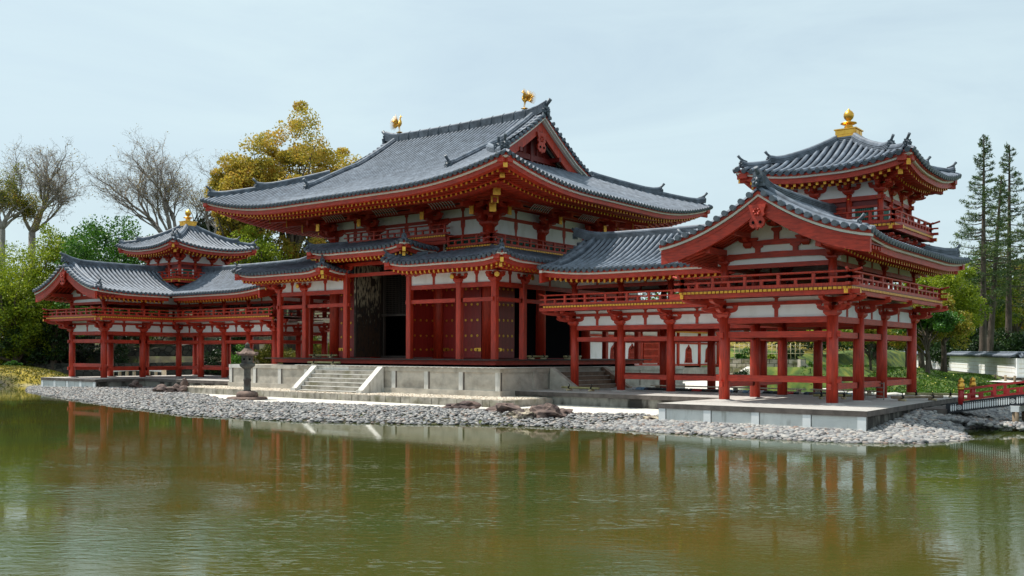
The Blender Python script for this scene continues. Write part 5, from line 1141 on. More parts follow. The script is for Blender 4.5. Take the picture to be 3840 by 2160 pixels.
# ------------------------------------------------------------------ stone lantern
lx_, ly_ = -1.35, -6.35
LN = thing('stone_lantern', 'weathered stone lantern standing on the white sand before the hall', 'lantern', (lx_, ly_, -1.80))
for nm, pr, n_, mt_, rot in (('base_slab', [(.84, 0), (.86, .10), (.80, .15), (.42, .155)], 8, 'lantern_roof', .2), ('pedestal', [(.42, .13), (.46, .18), (.46, .28), (.40, .36), (.30, .40), (.18, .405)], 24, 'lantern_roof', 0),
                             ('shaft', [(.165, .39), (.15, .46), (.145, .80), (.165, .84), (.165, .90), (.145, .94), (.14, 1.30), (.16, 1.36)], 20, 'lantern_stone', 0),
                             ('middle_slab', [(.16, 1.34), (.34, 1.46), (.36, 1.56), (.30, 1.60)], 6, 'lantern_stone', .3), ('fire_box', [(.26, 1.58), (.27, 1.94)], 6, 'lantern_stone', .3), 
                             ('roof', [(.30, 1.925), (.46, 1.93), (.47, 2.0), (.40, 2.03), (.28, 2.10), (.18, 2.20), (.12, 2.24)], 6, 'lantern_roof', .3), ('jewel', [(.10, 2.22), (.14, 2.26), (.08, 2.29), (.11, 2.34), (.10, 2.40), (.04, 2.46), (.01, 2.48)], 14, 'lantern_stone', 0)):
    mb = MB(); mb.lathe((lx_, ly_, -1.80), pr, n_, 0, rot, sm=n_ > 10)
    if nm == 'roof':
        for k in range(6): an = .3 + k * math.pi / 3; mb.blob((lx_ + .46 * math.cos(an), ly_ + .46 * math.sin(an), .22), (.055, .055, .06), 0, k, .1, sub=1)
    P_ = mb.build(nm, mt_, LN)
    if nm == 'fire_box':
        an = .3 + math.pi / 6 + math.pi * 5 / 3 - math.pi/3 * 0; 
        for kk in range(6):
            an = .3 + math.pi / 6 + kk * math.pi / 3; q = Vector((lx_, ly_, -.04)) + Vector((math.cos(an), math.sin(an), 0)) * .222; mb = MB(); dv = Vector((math.cos(an), math.sin(an), 0)); mb.cyl(q, q + dv * .015, .05, .05, 12); mb.build('light_hole', 'black', P_)
# ================================================================== BRIDGE
def bridge():
    x0, x1, yn, yf = 25.35, 34.5, -.22, 1.18
    B = thing('arched_bridge', 'red arched footbridge with gilt post caps and black patterned girder', 'bridge', (x0, .5, -1.2))
    arc = lambda x: -1.29 + .54 * math.sin(math.pi * (x - x0 + .2) / (x1 - x0 + .4)) ** 1.0
    xs_ = lin(x0 - .1, x1, 40)
    mb = MB(); mb.sweep([(x, (yn + yf) / 2, arc(x)) for x in xs_], [(-.66, -.06), (.66, -.06), (.66, 0), (-.66, 0)], 0, side=(0, 1, 0)); mb.build('deck', 'wood_dark', B)
    for y, sg in ((yn - .04, -1), (yf + .04, 1)):
        mb = MB(); mb.sweep([(x, y, arc(x)) for x in xs_], [(-.05, -.28), (.05, -.28), (.05, .03), (-.05, .03)], 0, side=(0, 1, 0)); G = mb.build('girder', 'bridge_black', B)
        mb = MB(); ys_ = y + sg * .052
        k = 0; x = x0 + .06
        while x < x1 - .1:
            z = arc(x); tl = (arc(x + .05) - arc(x - .05)) / .1
            if k % 22 == 3:
                c = Vector((x + .045, ys_, z - .13)); 
                ring = [(c.x + .075 * math.cos(a_ / 16 * 6.2832), c.z + .075 * math.sin(a_ / 16 * 6.2832)) for a_ in range(16)]; rin = [(c.x + .06 * math.cos(a_ / 16 * 6.2832), c.z + .06 * math.sin(a_ / 16 * 6.2832)) for a_ in range(16)]
                mb.add([(a, ys_ + sg * .003, b_) for a, b_ in ring + rin], [(i, (i + 1) % 16, 16 + (i + 1) % 16, 16 + i) for i in range(16)], 0)
                for q in range(3):
                    an = q * 2.094
                    pts_ = [(c.x + r_ * math.cos(an + t_), c.z + r_ * math.sin(an + t_)) for r_, t_ in ((.018, 0), (.030, .5), (.042, 1.1), (.05, 1.7))]
                    for (a, b_), w_ in zip(pts_, (.016, .013, .009, .005)): mb.add([(a - w_, ys_ + sg * .003, b_ - w_), (a + w_, ys_ + sg * .003, b_ - w_), (a + w_, ys_ + sg * .003, b_ + w_), (a - w_, ys_ + sg * .003, b_ + w_)], [(0, 1, 2, 3)], 0)
                x += .17; k += 1; continue
            w_ = .020; zt_ = z - .065; zb_ = z - .20
            mb.add([(x - w_, ys_ + sg * .003, zt_), (x + w_, ys_ + sg * .003, zt_ + tl * .04), (x + w_, ys_ + sg * .003, zb_), (x, ys_ + sg * .003, zb_ - .035), (x - w_, ys_ + sg * .003, zb_)], [(4, 3, 2, 1, 0)] if sg > 0 else [(0, 4, 3, 2, 1)], 0)
            mb.add([(x + .016 * math.cos(a_), ys_ + sg * .003, z - .038 + .016 * math.sin(a_)) for a_ in [j * 1.0472 for j in range(6)]], [tuple(range(6))], 0)
            x += .062; k += 1
        mb.build('painted_pattern', 'bridge_white', G)
        rl_ = [(x, y, arc(x)) for x in xs_ if x > x0 + .2]
        for nm, z, w_, h in (('handrail', .37, .075, .065), ('middle_rail', .21, .055, .05), ('bottom_rail', .04, .085, .06)):
            mb = MB(); mb.sweep(rl_, [(-w_ / 2, z), (w_ / 2, z), (w_ / 2, z + h), (-w_ / 2, z + h)], 0, side=(0, 1, 0)); mb.build(nm, 'red_lacquer', B)
        x = x0 + .55; k = 0
        while x < x1: mb = MB(); h = .30 if k % 3 == 2 else .15; mb.cbox((x, y, arc(x) + .07), .085, .085, h); mb.build('baluster', 'red_lacquer', B); x += .36; k += 1
    for x in (x0 + .33, x1 - .1):
        for y in (yn - .04, yf + .04):
            z = arc(x) - .05; mb = MB(); mb.cyl((x, y, z), (x, y, z + .45), .088, .088, 14); p_ = mb.build('end_post', 'red_lacquer', B)
            mb = MB(); mb.lathe((x, y, z + .435), [(.095, 0), (.104, .06), (.10, .065), (.104, .07), (.102, .19), (.085, .21), (.06, .225), (.085, .25), (.088, .29), (.06, .34), (.02, .37), (.005, .385)], 14); mb.build('gilt_cap', 'gold', p_)
    for x in (27.18, 29.7, 32.2):
        for y in (yn, yf):
            mb = MB(); z = arc(x) - .30; mb.cyl((x, y, -2.6), (x, y, z), .095, .095, 12); p_ = mb.build('pile', 'wood_post', B)
        mb = MB(); mb.box(x - .13, x + .13, yn - .14, yf + .14, z, z + .02); mb.box(x - .11, x + .11, yn - .14, yf + .14, z - .16, z); mb.build('cross_beam', 'bridge_white', B)
    mb = MB(); mb.box(24.62, 25.3, -.55, 1.5, -1.62, -1.40); o = mb.build('landing_slab', 'kerb_dark'); tag(o, 'dark stone slab with gravel between the near platform and the red bridge', 'slab')
bridge()
# ================================================================== CORRIDOR BEHIND THE HALL
TAIL = thing('rear_corridor', 'white-walled red corridor with bell-shaped windows behind the right wing', 'corridor', (0, 22, -1.3))
def TP(nm, mb, mt, par=None): return mb.build(nm, mt, par or TAIL)
fx = 1.8; Y0, Y1 = 12.6, 34.0
mb = MB(); mb.box(-fx + .1, fx - .03, Y0, Y1, -.40, 1.9); TP('plaster_wall', mb, 'plaster')
mb = MB(); mb.box(-fx - .25, fx + .25, Y0, Y1, -1.75, -.62); TP('stone_base', mb, 'stone')
bays = [(Y0 + .3, 15.0), (15.0, 17.1), (17.1, 19.2), (19.2, 21.3), (21.3, 23.6), (23.6, 26.2), (26.2, 29.3), (29.3, 32.2), (32.2, Y1)]
for y in [b[0] for b in bays] + [Y1]: mb = MB(); mb.cyl((fx, y, -.62), (fx, y, 1.95), .13, .13, 12); TP('column', mb, 'vermilion')
for z, h in ((-.50, .12), (.98, .12), (1.30, .14), (1.80, .14)): mb = MB(); mb.beam((fx, Y0, z), (fx, Y1, z), .14, h); TP('wall_beam', mb, 'vermilion_beam')
mb = MB(); mb.box(fx - .02, fx + .10, 26.3, 29.2, -.62, -.505); TP('dark_gap', mb, 'black')
for i, (a, b_) in enumerate(bays):
    c = (a + b_) / 2
    if i == 4:
        mb = MB(); mb.beam((fx + .05, a + .2, -.25), (fx + .05, b_ - .2, -.25), .03, 1.2); W_ = TP('lattice_window', mb, 'black'); mb = MB()
        n = 13
        for k in range(n): y = a + .25 + (b_ - a - .5) * k / (n - 1); mb.cbox((fx + .09, y, -.30), .05, .07, 1.28)
        for z in (-.30, .10, .15, .55, .60, .93): mb.beam((fx + .085, a + .2, z), (fx + .085, b_ - .2, z), .05, .05)
        mb.build('window_bars', 'vermilion_beam', W_)
    elif i in (2, 3, 6, 7):
        prof = [(-.55, 0), (.55, 0), (.44, .3), (.40, .75), (.36, .92), (.20, 1.06), (.08, 1.12), (0, 1.24), (-.08, 1.12), (-.20, 1.06), (-.36, .92), (-.40, .75), (-.44, .3)]
        for off in ((0,) if i > 3 else (0,)):
            mb = MB(); mb.prism([(p * 1.0, q) for p, q in prof], (fx + .0, c + off, -.30), (0, 1, 0), (0, 0, 1), .08); W_ = TP('bell_window', mb, 'vermilion_beam')
            mb = MB(); mb.prism([(p * .82, .05 + q * .88) for p, q in prof], (fx + .035, c + off, -.30), (0, 1, 0), (0, 0, 1), .03); mb.build('window_opening', 'black', W_)
            mb = MB()
            for k in range(-3, 4): mb.cbox((fx + .055, c + off + k * .10, -.26), .02, .045, .95 - abs(k) * .05)
            for z in (.05, .35, .40): mb.beam((fx + .056, c + off - .34, z), (fx + .056, c + off + .34, z), .022, .035)
            mb.build('window_bars', 'vermilion_beam', W_)
tp = lambda s: 1.95 + .25 * s + .10 * s * s
for sg in (1, -1):
    mb = MB(); slope(mb, lin(Y0, Y1, 20), lambda u: 3.0, lambda u, s: Vector((sg * (3.0 - s), u, tp(s))), (0, 1, 0), 6, rows=frange(Y0, Y1, .30)); TP('tiled_roof', mb, TM)
mb = MB(); mb.box(2.7, 2.95, Y0, Y1, 1.80, 1.93); mb.box(2.2, 2.6, Y0, Y1, 1.72, 1.83, 1); TP('eave_board', mb, ['vermilion_beam', 'gold_cap'])
mb = MB(); ridge(mb, [(0, Y0, tp(3) - .05), (0, Y1, tp(3) - .05)], .3, .3, 5); TP('main_ridge', mb, TM)
# ================================================================== WALLS, FENCES AND PATHS BEHIND
def wallstrip(name, pts, z0, z1, th, mt, lab, cat, jag=0, uvs=1., nseg=1, parent=None, z0b=None, z1b=None, top=None):
    P = [Vector((*p[:2], 0)) for p in pts]; out = []; run = 0; mb = MB(); us_ = []
    n = len(P); co = []
    for i, p in enumerate(P):
        d = (P[min(i + 1, n - 1)] - P[max(i - 1, 0)]).normalized(); sd_ = Vector((d.y, -d.x, 0)) * th / 2; t = i / (n - 1)
        a0 = z0 + ((z0b if z0b is not None else z0) - z0) * t; a1 = z1 + ((z1b if z1b is not None else z1) - z1) * t + (jag * noise.noise(p * .7) if jag else 0)
        co += [(p + sd_ + Vector((0, 0, a0))), (p + sd_ + Vector((0, 0, a1))), (p - sd_ + Vector((0, 0, a1))), (p - sd_ + Vector((0, 0, a0)))]
    fs = []
    for i in range(n - 1):
        for k in range(4): a = i * 4 + k; b_ = i * 4 + (k + 1) % 4; fs.append((a, a + 4, b_ + 4, b_))
    fs += [(0, 1, 2, 3), (4 * n - 1, 4 * n - 2, 4 * n - 3, 4 * n - 4)]
    mb.add(co, fs); d0 = (P[-1] - P[0]).normalized(); mb.uv = lambda c: ((Vector((c.x, c.y, 0)) - P[0]).dot(d0), c.z)
    o = mb.build(name, mt, parent)
    if lab: tag(o, lab, cat)
    return o
def curve(pts, n):
    out = []
    for i in range(len(pts) - 1):
        for k in range(n): t = k / n; out.append((pts[i][0] + (pts[i + 1][0] - pts[i][0]) * t, pts[i][1] + (pts[i + 1][1] - pts[i][1]) * t))
    return out + [pts[-1]]
# pale block retaining wall seen through the near corridor
a = at(2744, 59.5); b_ = at(3020, 57.5)
wallstrip('block_retaining_wall', [(a.x - 1.2, a.y + 3.0), (a.x, a.y), (b_.x, b_.y)], -1.4, .02, .5, 'block_wall', 'pale mossy block retaining wall behind the near corridor', 'wall')
a2 = at(3040, 56); mb = MB(); mb.prism([(-.9, -1.0), (.9, -1.0), (-.9, .45)], (b_.x + .7, b_.y - .4, -.45), (RT.x, RT.y, 0), (0, 0, 1), .6); o = mb.build('ramp_wall', 'stone'); tag(o, 'sloping end of the pale block retaining wall', 'wall')
# bamboo fence above it
BF = thing('bamboo_fence', 'open bamboo lattice fence on top of the pale block wall', 'fence', (a.x, a.y, 0))
for k in range(15):
    p = at(2755 + k * 17.5, 61 - k * .12); mb = MB(); mb.cyl((p.x, p.y, -.1), (p.x, p.y, .95 + random.uniform(-.05, .05)), .025, .022, 6); mb.build('post', 'bamboo_pale', BF)
for z in (.35, .62, .85): p, q = at(2748, 60.95), at(3030, 59.0); mb = MB(); mb.cyl((p.x, p.y, z), (q.x, q.y, z), .02, .02, 6); mb.build('rail', 'bamboo_pale', BF)
# white garden wall with its tiled coping, right
GW = thing('garden_wall', 'long white plaster garden wall with grey tile coping, right bank', 'wall', tuple(at(3700, 68, -1)))
def gw(nm, pts, zs, mt):
    return
gp = [(3330, 104), (3430, 98), (3500, 90), (3600, 79), (3700, 69.5), (3800, 61.5), (3818, 60), (3960, 59.5)]
G_ = []
for (u0, D0), (u1, D1) in zip(gp, gp[1:]):
    for k in range(6): t = k / 6; G_.append(at(u0 + (u1 - u0) * t, 1 / ((1 - t) / D0 + t / D1)))
G_.append(at(*gp[-1])); WB = lambda p: -1.12 + .0055 * ((p - CAM).length - 60)
HWL = 1.20
for nm, mt, a0, a1, th in (('plaster_wall', 'plaster', 0, HWL, .36), ('stone_footing', 'rubble', -.6, -.002, .62)):
    mb = MB(); co = []
    for i, p in enumerate(G_):
        d = (G_[min(i + 1, len(G_) - 1)] - G_[max(i - 1, 0)]).normalized(); s_ = Vector((d.y, -d.x, 0)) * th / 2; b0 = WB(p)
        co += [p + s_ + Zv(b0 + a0), p + s_ + Zv(b0 + a1), p - s_ + Zv(b0 + a1), p - s_ + Zv(b0 + a0)]
    mb.add(co, [(i * 4 + k, i * 4 + 4 + k, i * 4 + 4 + (k + 1) % 4, i * 4 + (k + 1) % 4) for i in range(len(G_) - 1) for k in range(4)]); mb.build(nm, mt, GW)
for z_ in (.28, .56, .84):
    mb = MB()
    for i in range(len(G_) - 1):
        p, q = G_[i], G_[i + 1]; d = (q - p).normalized(); s_ = Vector((d.y, -d.x, 0)) * .182; mb.beam(p + s_ + Zv(WB(p) + z_), q + s_ + Zv(WB(q) + z_), .012, .018)
    mb.build('groove_line', 'bamboo_pale', GW)
mb = MB(); tot = 0
for i in range(len(G_) - 1):
    p, q = G_[i], G_[i + 1]; L = (q - p).length; d = (q - p) / L; s_ = Vector((d.y, -d.x, 0)); n = max(1, int(L / .36))
    for k in range(n):
        c = p + d * (L * (k + .5) / n); zz = WB(c) + HWL
        for sg in (1, -1): mb.cyl(c + s_ * sg * .02 + Zv(zz + .30), c + s_ * sg * .50 + Zv(zz + .10), .07, .078, 8, 0, True, 1)
    for sg in (1, -1): mb.add([p + Zv(WB(p) + HWL + .28), q + Zv(WB(q) + HWL + .28), q + s_ * sg * .48 + Zv(WB(q) + HWL + .06), p + s_ * sg * .48 + Zv(WB(p) + HWL + .06)], [(0, 1, 2, 3)], 1)
mb.sweep([p + Zv(WB(p) + HWL + .27) for p in G_], layers(.2, .09, 2, .06), 0); mb.build('tile_coping', ['tile', 'tile_end'], GW)
# path in front of the wall, with posts and rope
def path(name, pts, w_, m_, lift=.02):
    mb = MB(); co = []
    for i, p in enumerate(pts):
        d = (pts[min(i + 1, len(pts) - 1)] - pts[max(i - 1, 0)]); d = Vector((d.x, d.y, 0)).normalized(); s_ = Vector((d.y, -d.x, 0)) * w_ / 2
        for q in (p + s_, p - s_): co.append((q.x, q.y, p.z + lift))
    mb.add(co, [(2 * i, 2 * i + 2, 2 * i + 3, 2 * i + 1) for i in range(len(pts) - 1)], 0, True); o = mb.build(name, m_); o['kind'] = 'structure'; return o
path('garden_path', [p + (CAM - p).normalized() * 2.3 + Zv(0 - p.z - 0 + WB(p) - .18) if 0 else Vector(((p + (CAM - p).normalized() * 2.6).x, (p + (CAM - p).normalized() * 2.6).y, WB(p) - .22)) for p in G_], 3.4, 'sand')
RF = thing('rope_fence', 'low wooden posts with rope along the path below the white wall', 'fence', tuple(at(3700, 62, -1.2)))
last = None
for u in (3430, 3470, 3512, 3557, 3602, 3648, 3690, 3733, 3771, 3806):
    D = 1 / interp([(g_[0], 1 / g_[1]) for g_ in gp], u) - 4.6; p = at(u, D); z = zat(1389 + (u - 3430) * .075, D) - .15; z = min(z, -1.0); mb = MB(); mb.cyl((p.x, p.y, z - .5), (p.x, p.y, z + .42), .075, .07, 8); mb.build('post', 'wood_post', RF)
    if last: mb = MB(); m_ = (last + p) / 2; mb.tube([last + Zv(.34 + last.z * 0), Vector((m_.x, m_.y, (last.z + z) / 2 + .27)), Vector((p.x, p.y, z + .34))], [.014] * 3, 4); mb.build('rope', 'bamboo_pale', RF)
    last = Vector((p.x, p.y, z))
# near bank edging on the right
mb = MB()
for k in range(60):
    x = 14.5 + k * .75; y = interp(BACK, x) - .25; mb.blob((x, y, -1.62), (.42, .2, .12), 0, k, .3, 2, 1)
o = mb.build('bank_edging', 'stone_light'); tag(o, 'line of pale edging stones along the grassy right bank', 'edging')
# left bank: two dark rubble walls, concrete building with a doorway
def lb(u, D): p = at(u, D); return (p.x, p.y)
wallstrip('rubble_wall', curve([lb(-60, 78), lb(120, 76.5), lb(520, 75), lb(760, 76), lb(980, 80)], 4), -2.4, -.75, .8, 'rubble', 'dark lower rubble retaining wall along the left bank', 'wall', z1b=-.4)
wallstrip('rubble_wall', curve([lb(-60, 82), lb(120, 80), lb(520, 79), lb(680, 80), lb(800, 84), lb(1000, 92)], 4), -2.0, -.26, .8, 'rubble', 'dark upper rubble retaining wall below the left path', 'wall', jag=.12, z1b=1.6)
path('left_path', [Vector((*lb(u, D), z)) for u, D, z in ((-60, 85, -.22), (120, 83, -.24), (520, 82, -.22), (640, 83, .0), (740, 85.5, .35), (850, 89, .9), (1000, 95, 1.7))], 4.6, 'sand')
MW = thing('museum_wall', 'grey-green meshed block building with dark doorway, far left', 'building', tuple(at(190, 90, -.3)))
wallstrip('wall', [lb(150, 90), lb(300, 88)], -.5, 4.3, .8, 'mesh_wall', None, None, parent=MW); wallstrip('low_wall', [lb(262, 87), lb(345, 86)], -.5, 1.6, .6, 'mesh_wall', None, None, parent=MW)
wallstrip('doorway', [lb(60, 91), lb(152, 90.6)], -.4, 3.6, .3, 'black', None, None, parent=MW); p = lb(225, 88.2); mb = MB(); mb.beam(Vector((*lb(220, 87.9), 1.3)), Vector((*lb(232, 87.8), 1.3)), .1, .75); mb.build('notice_board', 'green_slat', MW)
# rope fence on the left path
RL = thing('rope_fence', 'low posts with rope climbing beside the left path', 'fence', tuple(at(500, 80.5, -.2))); last = None
for u, v0, D in ((352, 1345, 81), (430, 1341, 81), (508, 1340, 81), (587, 1334, 81.5), (658, 1327, 82), (720, 1322, 84), (800, 1312, 87), (872, 1302, 90)):
    p = at(u, D); z = zat(v0, D); mb = MB(); mb.cyl((p.x, p.y, z - .3), (p.x, p.y, z + .52), .06, .055, 7); mb.build('post', 'wood_post', RL); q = Vector((p.x, p.y, z + .42))
    if last: mb = MB(); mb.tube([last, (last + q) / 2 - Zv(.06), q], [.014] * 3, 4); mb.build('rope', 'bamboo_pale', RL)
    last = q
WB_ = thing('white_footbridge', 'small pale wooden bridge rail behind the left corridor', 'bridge', tuple(at(520, 68, -1.3)))
mb = MB(); p, q = at(422, 68), at(612, 68); z = zat(1402, 68); pts_ = [p.lerp(q, k / 8) + Zv(z + .10 * math.sin(math.pi * k / 8)) for k in range(9)]; mb.sweep(pts_, [(-.08, 0), (.08, 0), (.08, .14), (-.08, .14)]); mb.build('handrail', 'bridge_white', WB_)
for k in range(8): c = p.lerp(q, k / 7); mb = MB(); mb.cbox((c.x, c.y, -1.6), .16, .16, z + 1.6 + .05); mb.build('post', 'pale_wood', WB_)
mb = MB(); mb.cbox((q.x + .1, q.y, -1.6), .24, .24, z + 1.6 + .28); mb.build('end_post', 'pale_wood', WB_)
# bamboo railing at the far left path
BR = thing('bamboo_railing', 'horizontal bamboo pole railing by the far left path', 'fence', tuple(at(50, 79, -.2)))
for u in (12, 194): p = at(u, 79.5); mb = MB(); mb.cyl((p.x, p.y, -.3), (p.x, p.y, .55), .06, .06, 7); mb.build('post', 'wood_post', BR)
mb = MB(); p, q = at(-40, 79.4), at(214, 79.4); mb.cyl((p.x, p.y, .44), (q.x, q.y, .46), .045, .045, 8); mb.build('rail', 'bamboo', BR)
p = at(195, 78); mb = MB(); mb.blob((p.x, p.y, .02), (.22, .18, .18), 0, 3, .15, 1); mb.cyl((p.x, p.y, -.4), (p.x, p.y, 0), .04, .04, 6); o = mb.build('floodlight', 'kerb_dark'); tag(o, 'dark floodlight at the edge of the left path', 'lamp')
p = at(22, 80); mb = MB(); mb.lathe((p.x, p.y, -.18), [(.62, 0), (.5, .2), (.25, .38), (.03, .44)], 12); o = mb.build('umbrella', 'green_slat'); o.data.materials.clear(); mat('blue_cloth', (.05, .28, .55), .6); o.data.materials.append(MAT['blue_cloth']); tag(o, 'folded blue umbrella beside the far left railing', 'umbrella')
# ------------------------------------------------------------------ bamboo barriers
def barrier(x, y, z, L, rz, lab, mt='bamboo', r=.045):
    o = thing('bamboo_barrier', lab, 'barrier', (x, y, z), 'bamboo pole barriers lying on the floors'); d = Vector((math.cos(rz), math.sin(rz), 0)); c = Vector((x, y, z + .13))
    mb = MB(); n = 7
    mb.tube([c + d * L * (k / n - .5) for k in range(n + 1)], [r * (1.06 if k % 2 else 1) for k in range(n + 1)], 9); mb.build('pole', mt, o)
    for s_ in (-.3, .3):
        q = c + d * L * s_; sd_ = Vector((-d.y, d.x, 0)); mb = MB(); mb.cyl(q - sd_ * .16 - Zv(.09), q + sd_ * .16 - Zv(.09), .04, .04, 8); mb.build('foot', 'bamboo_pale', o)
        mb = MB(); mb.cyl(q - d * .035, q + d * .035, r * 1.35, r * 1.35, 9); mb.tube([q, q + Zv(.12) + d * .02, q + Zv(.17) - d * .03], [.02, .016, .012], 5); mb.build('rope_knot', 'rope', o)
    return o
barrier(10.9, .9, ZR, 2.0, -.12, 'pale bamboo barrier on the platform before the wooden steps')
barrier(21.3, .9, ZR, 1.3, .65, 'short bamboo barrier between two red columns under the near corridor')
barrier(23.9, 1.6, ZR, 2.2, .05 + 1.0, 'dark old bamboo barrier at the right edge of the near platform', 'wood_post')
barrier(23.6, 4.7, ZR, 1.9, .4, 'green bamboo barrier at the back corner of the near platform')
barrier(-4.6, .7, 0, 1.9, .1, 'bamboo barrier on the dark floor left of the entrance'); barrier(-2.2, -1.35, -.33, 2.1, .08, 'bamboo barrier lying on the podium above the stone steps')
barrier(7.25, 2.9, 0, 1.3, 1.45, 'bamboo barrier across the side porch by the studded door'); barrier(7.3, 5.6, 0, 1.3, 1.5, 'bamboo barrier across the dark side bay')
# ------------------------------------------------------------------ shoes left on the platform
SH = thing('shoe_shelf', 'low pale plank shelf holding visitors shoes under the near corridor', 'shelf', (14, 4.5, ZR))
for x0_, x1_ in ((12.2, 15.6), (15.8, 18.9), (19.2, 21.6)):
    mb = MB(); mb.box(x0_, x1_, 4.35, 4.75, ZR + .16, ZR + .20); mb.build('plank', 'pale_wood', SH)
    for x in (x0_ + .2, x1_ - .25): mb = MB(); mb.box(x, x + .06, 4.38, 4.72, ZR + .001, ZR + .159); mb.build('leg', 'pale_wood', SH)
for nm, c_ in (('shoe_black', (.012, .012, .014)), ('shoe_red', (.55, .02, .02)), ('shoe_white', (.6, .6, .62)), ('shoe_brown', (.09, .035, .018)), ('shoe_navy', (.012, .03, .06)), ('shoe_blue', (.2, .35, .5))): mat(nm, c_, .55, var=.1)
def shoe(x, y, z, rz, m_, lab):
    mb = MB(); c, s_ = math.cos(rz), math.sin(rz)
    T_ = lambda a, b_, h: (x + a * c - b_ * s_, y + a * s_ + b_ * c, z + h)
    o_ = []
    for a, w_, h in ((-.13, .035, .10), (-.10, .045, .105), (-.02, .045, .10), (.04, .052, .07), (.10, .050, .05), (.14, .025, .03)):
        o_.append([T_(a, -w_, 0), T_(a, w_, 0), T_(a, w_ * .75, h), T_(a, -w_ * .75, h)])
    vs_ = [p for q in o_ for p in q]; n = len(o_); mb.add(vs_, [(i * 4 + k, i * 4 + (k + 1) % 4, i * 4 + 4 + (k + 1) % 4, i * 4 + 4 + k) for i in range(n - 1) for k in range(4)] + [(3, 2, 1, 0), (4 * n - 4, 4 * n - 3, 4 * n - 2, 4 * n - 1)], 0, True)
    o = mb.build('shoe', 'shoe_' + m_); tag(o, lab, 'shoe', 'shoes left in rows on the near platform'); return o
random.seed(5); cols = ['black'] * 6 + ['navy'] * 2 + ['brown', 'white', 'blue']; k = 0
proto = {}
for i in range(46):
    x = 11.6 + i * .205; 
    if 15.55 < x < 15.8 or 18.9 < x < 19.1: continue
    m_ = 'red' if i in (14, 15, 33, 34) else random.choice(cols); lab = {'black': 'black shoe in the row on the platform', 'navy': 'dark blue shoe in the row on the platform', 'brown': 'brown shoe in the row on the platform', 'white': 'white shoe in the row on the platform', 'blue': 'light blue shoe in the row on the platform', 'red': 'bright red shoe in the row on the platform'}[m_]
    for j in (0, 1): shoe(x + j * .10, 3.95 + random.uniform(-.04, .04), ZR + .008, -1.57 + random.uniform(-.2, .2), m_, lab)
# metal rack under the near corridor
RK = thing('metal_rack', 'low grey metal rail rack standing between the red columns', 'rack', (22.2, 1.6, ZR)); p, q = Vector((21.95, 2.3, 0)), Vector((22.9, 1.3, 0))
for z in (.16, .34, .52, .70): mb = MB(); mb.cyl(p + Zv(ZR + z * .8), q + Zv(ZR + z * .8), .018, .018, 6); mb.build('rail', 'bark_grey', RK)
for c in (p, q): mb = MB(); mb.cyl(c + Zv(ZR), c + Zv(ZR + .60), .018, .018, 6); mb.build('leg', 'bark_grey', RK)
# ------------------------------------------------------------------ visitor in a white hat by the far doorway
p = at(147, 86.5); z = -.05
PE = None; mb = MB(); c = Vector((p.x, p.y, z))
mat('skin', (.5, .3, .2), .6, var=.05); mat('dark_cloth', (.03, .035, .05), .8, var=.2); mat('hat_white', (.7, .7, .68), .8, var=.05)
for s_ in (-1, 1):
    L_ = RT * s_; mb.tube([c + L_ * .10 + Zv(.02), c + L_ * .10 + Zv(.12), c + L_ * .11 + Zv(.48), c + L_ * .10 + Zv(.88)], [.045, .05, .06, .09], 8, 1); mb.blob(c + L_ * .10 - FW * .06 + Zv(.04), (.06, .12, .045), 1, 1, .05, 1, 1)
    mb.tube([c + L_ * .19 + Zv(1.38), c + L_ * .25 + Zv(1.10), c + L_ * .20 - FW * .16 + Zv(.98)], [.055, .045, .035], 7, 1); mb.blob(c + L_ * .19 - FW * .21 + Zv(.97), (.04, .06, .035), 0, 1, .1, 1, 1)
mb.tube([c + Zv(.82), c + Zv(.95), c + Zv(1.20), c + Zv(1.38), c + Zv(1.45)], [.15, .16, .17, .19, .07], 12, 1); mb.tube([c + Zv(1.42), c + Zv(1.52)], [.055, .055], 8, 0); mb.blob(c + Zv(1.61), (.085, .095, .12), 0, 1, .03, 1, 2); mb.blob(c - FW * .095 + Zv(1.60), (.016, .02, .02), 0, 1, 0, 1, 1)
PE = mb.build('person', ['skin', 'dark_cloth']); tag(PE, 'person in a white sun hat and dark clothes by the far doorway', 'person')
mb = MB(); mb.lathe(tuple(c + Zv(1.65)), [(.24, -.02), (.22, .0), (.115, .02), (.11, .09), (.06, .13), (.01, .135)], 14); mb.build('hat', 'hat_white', PE)
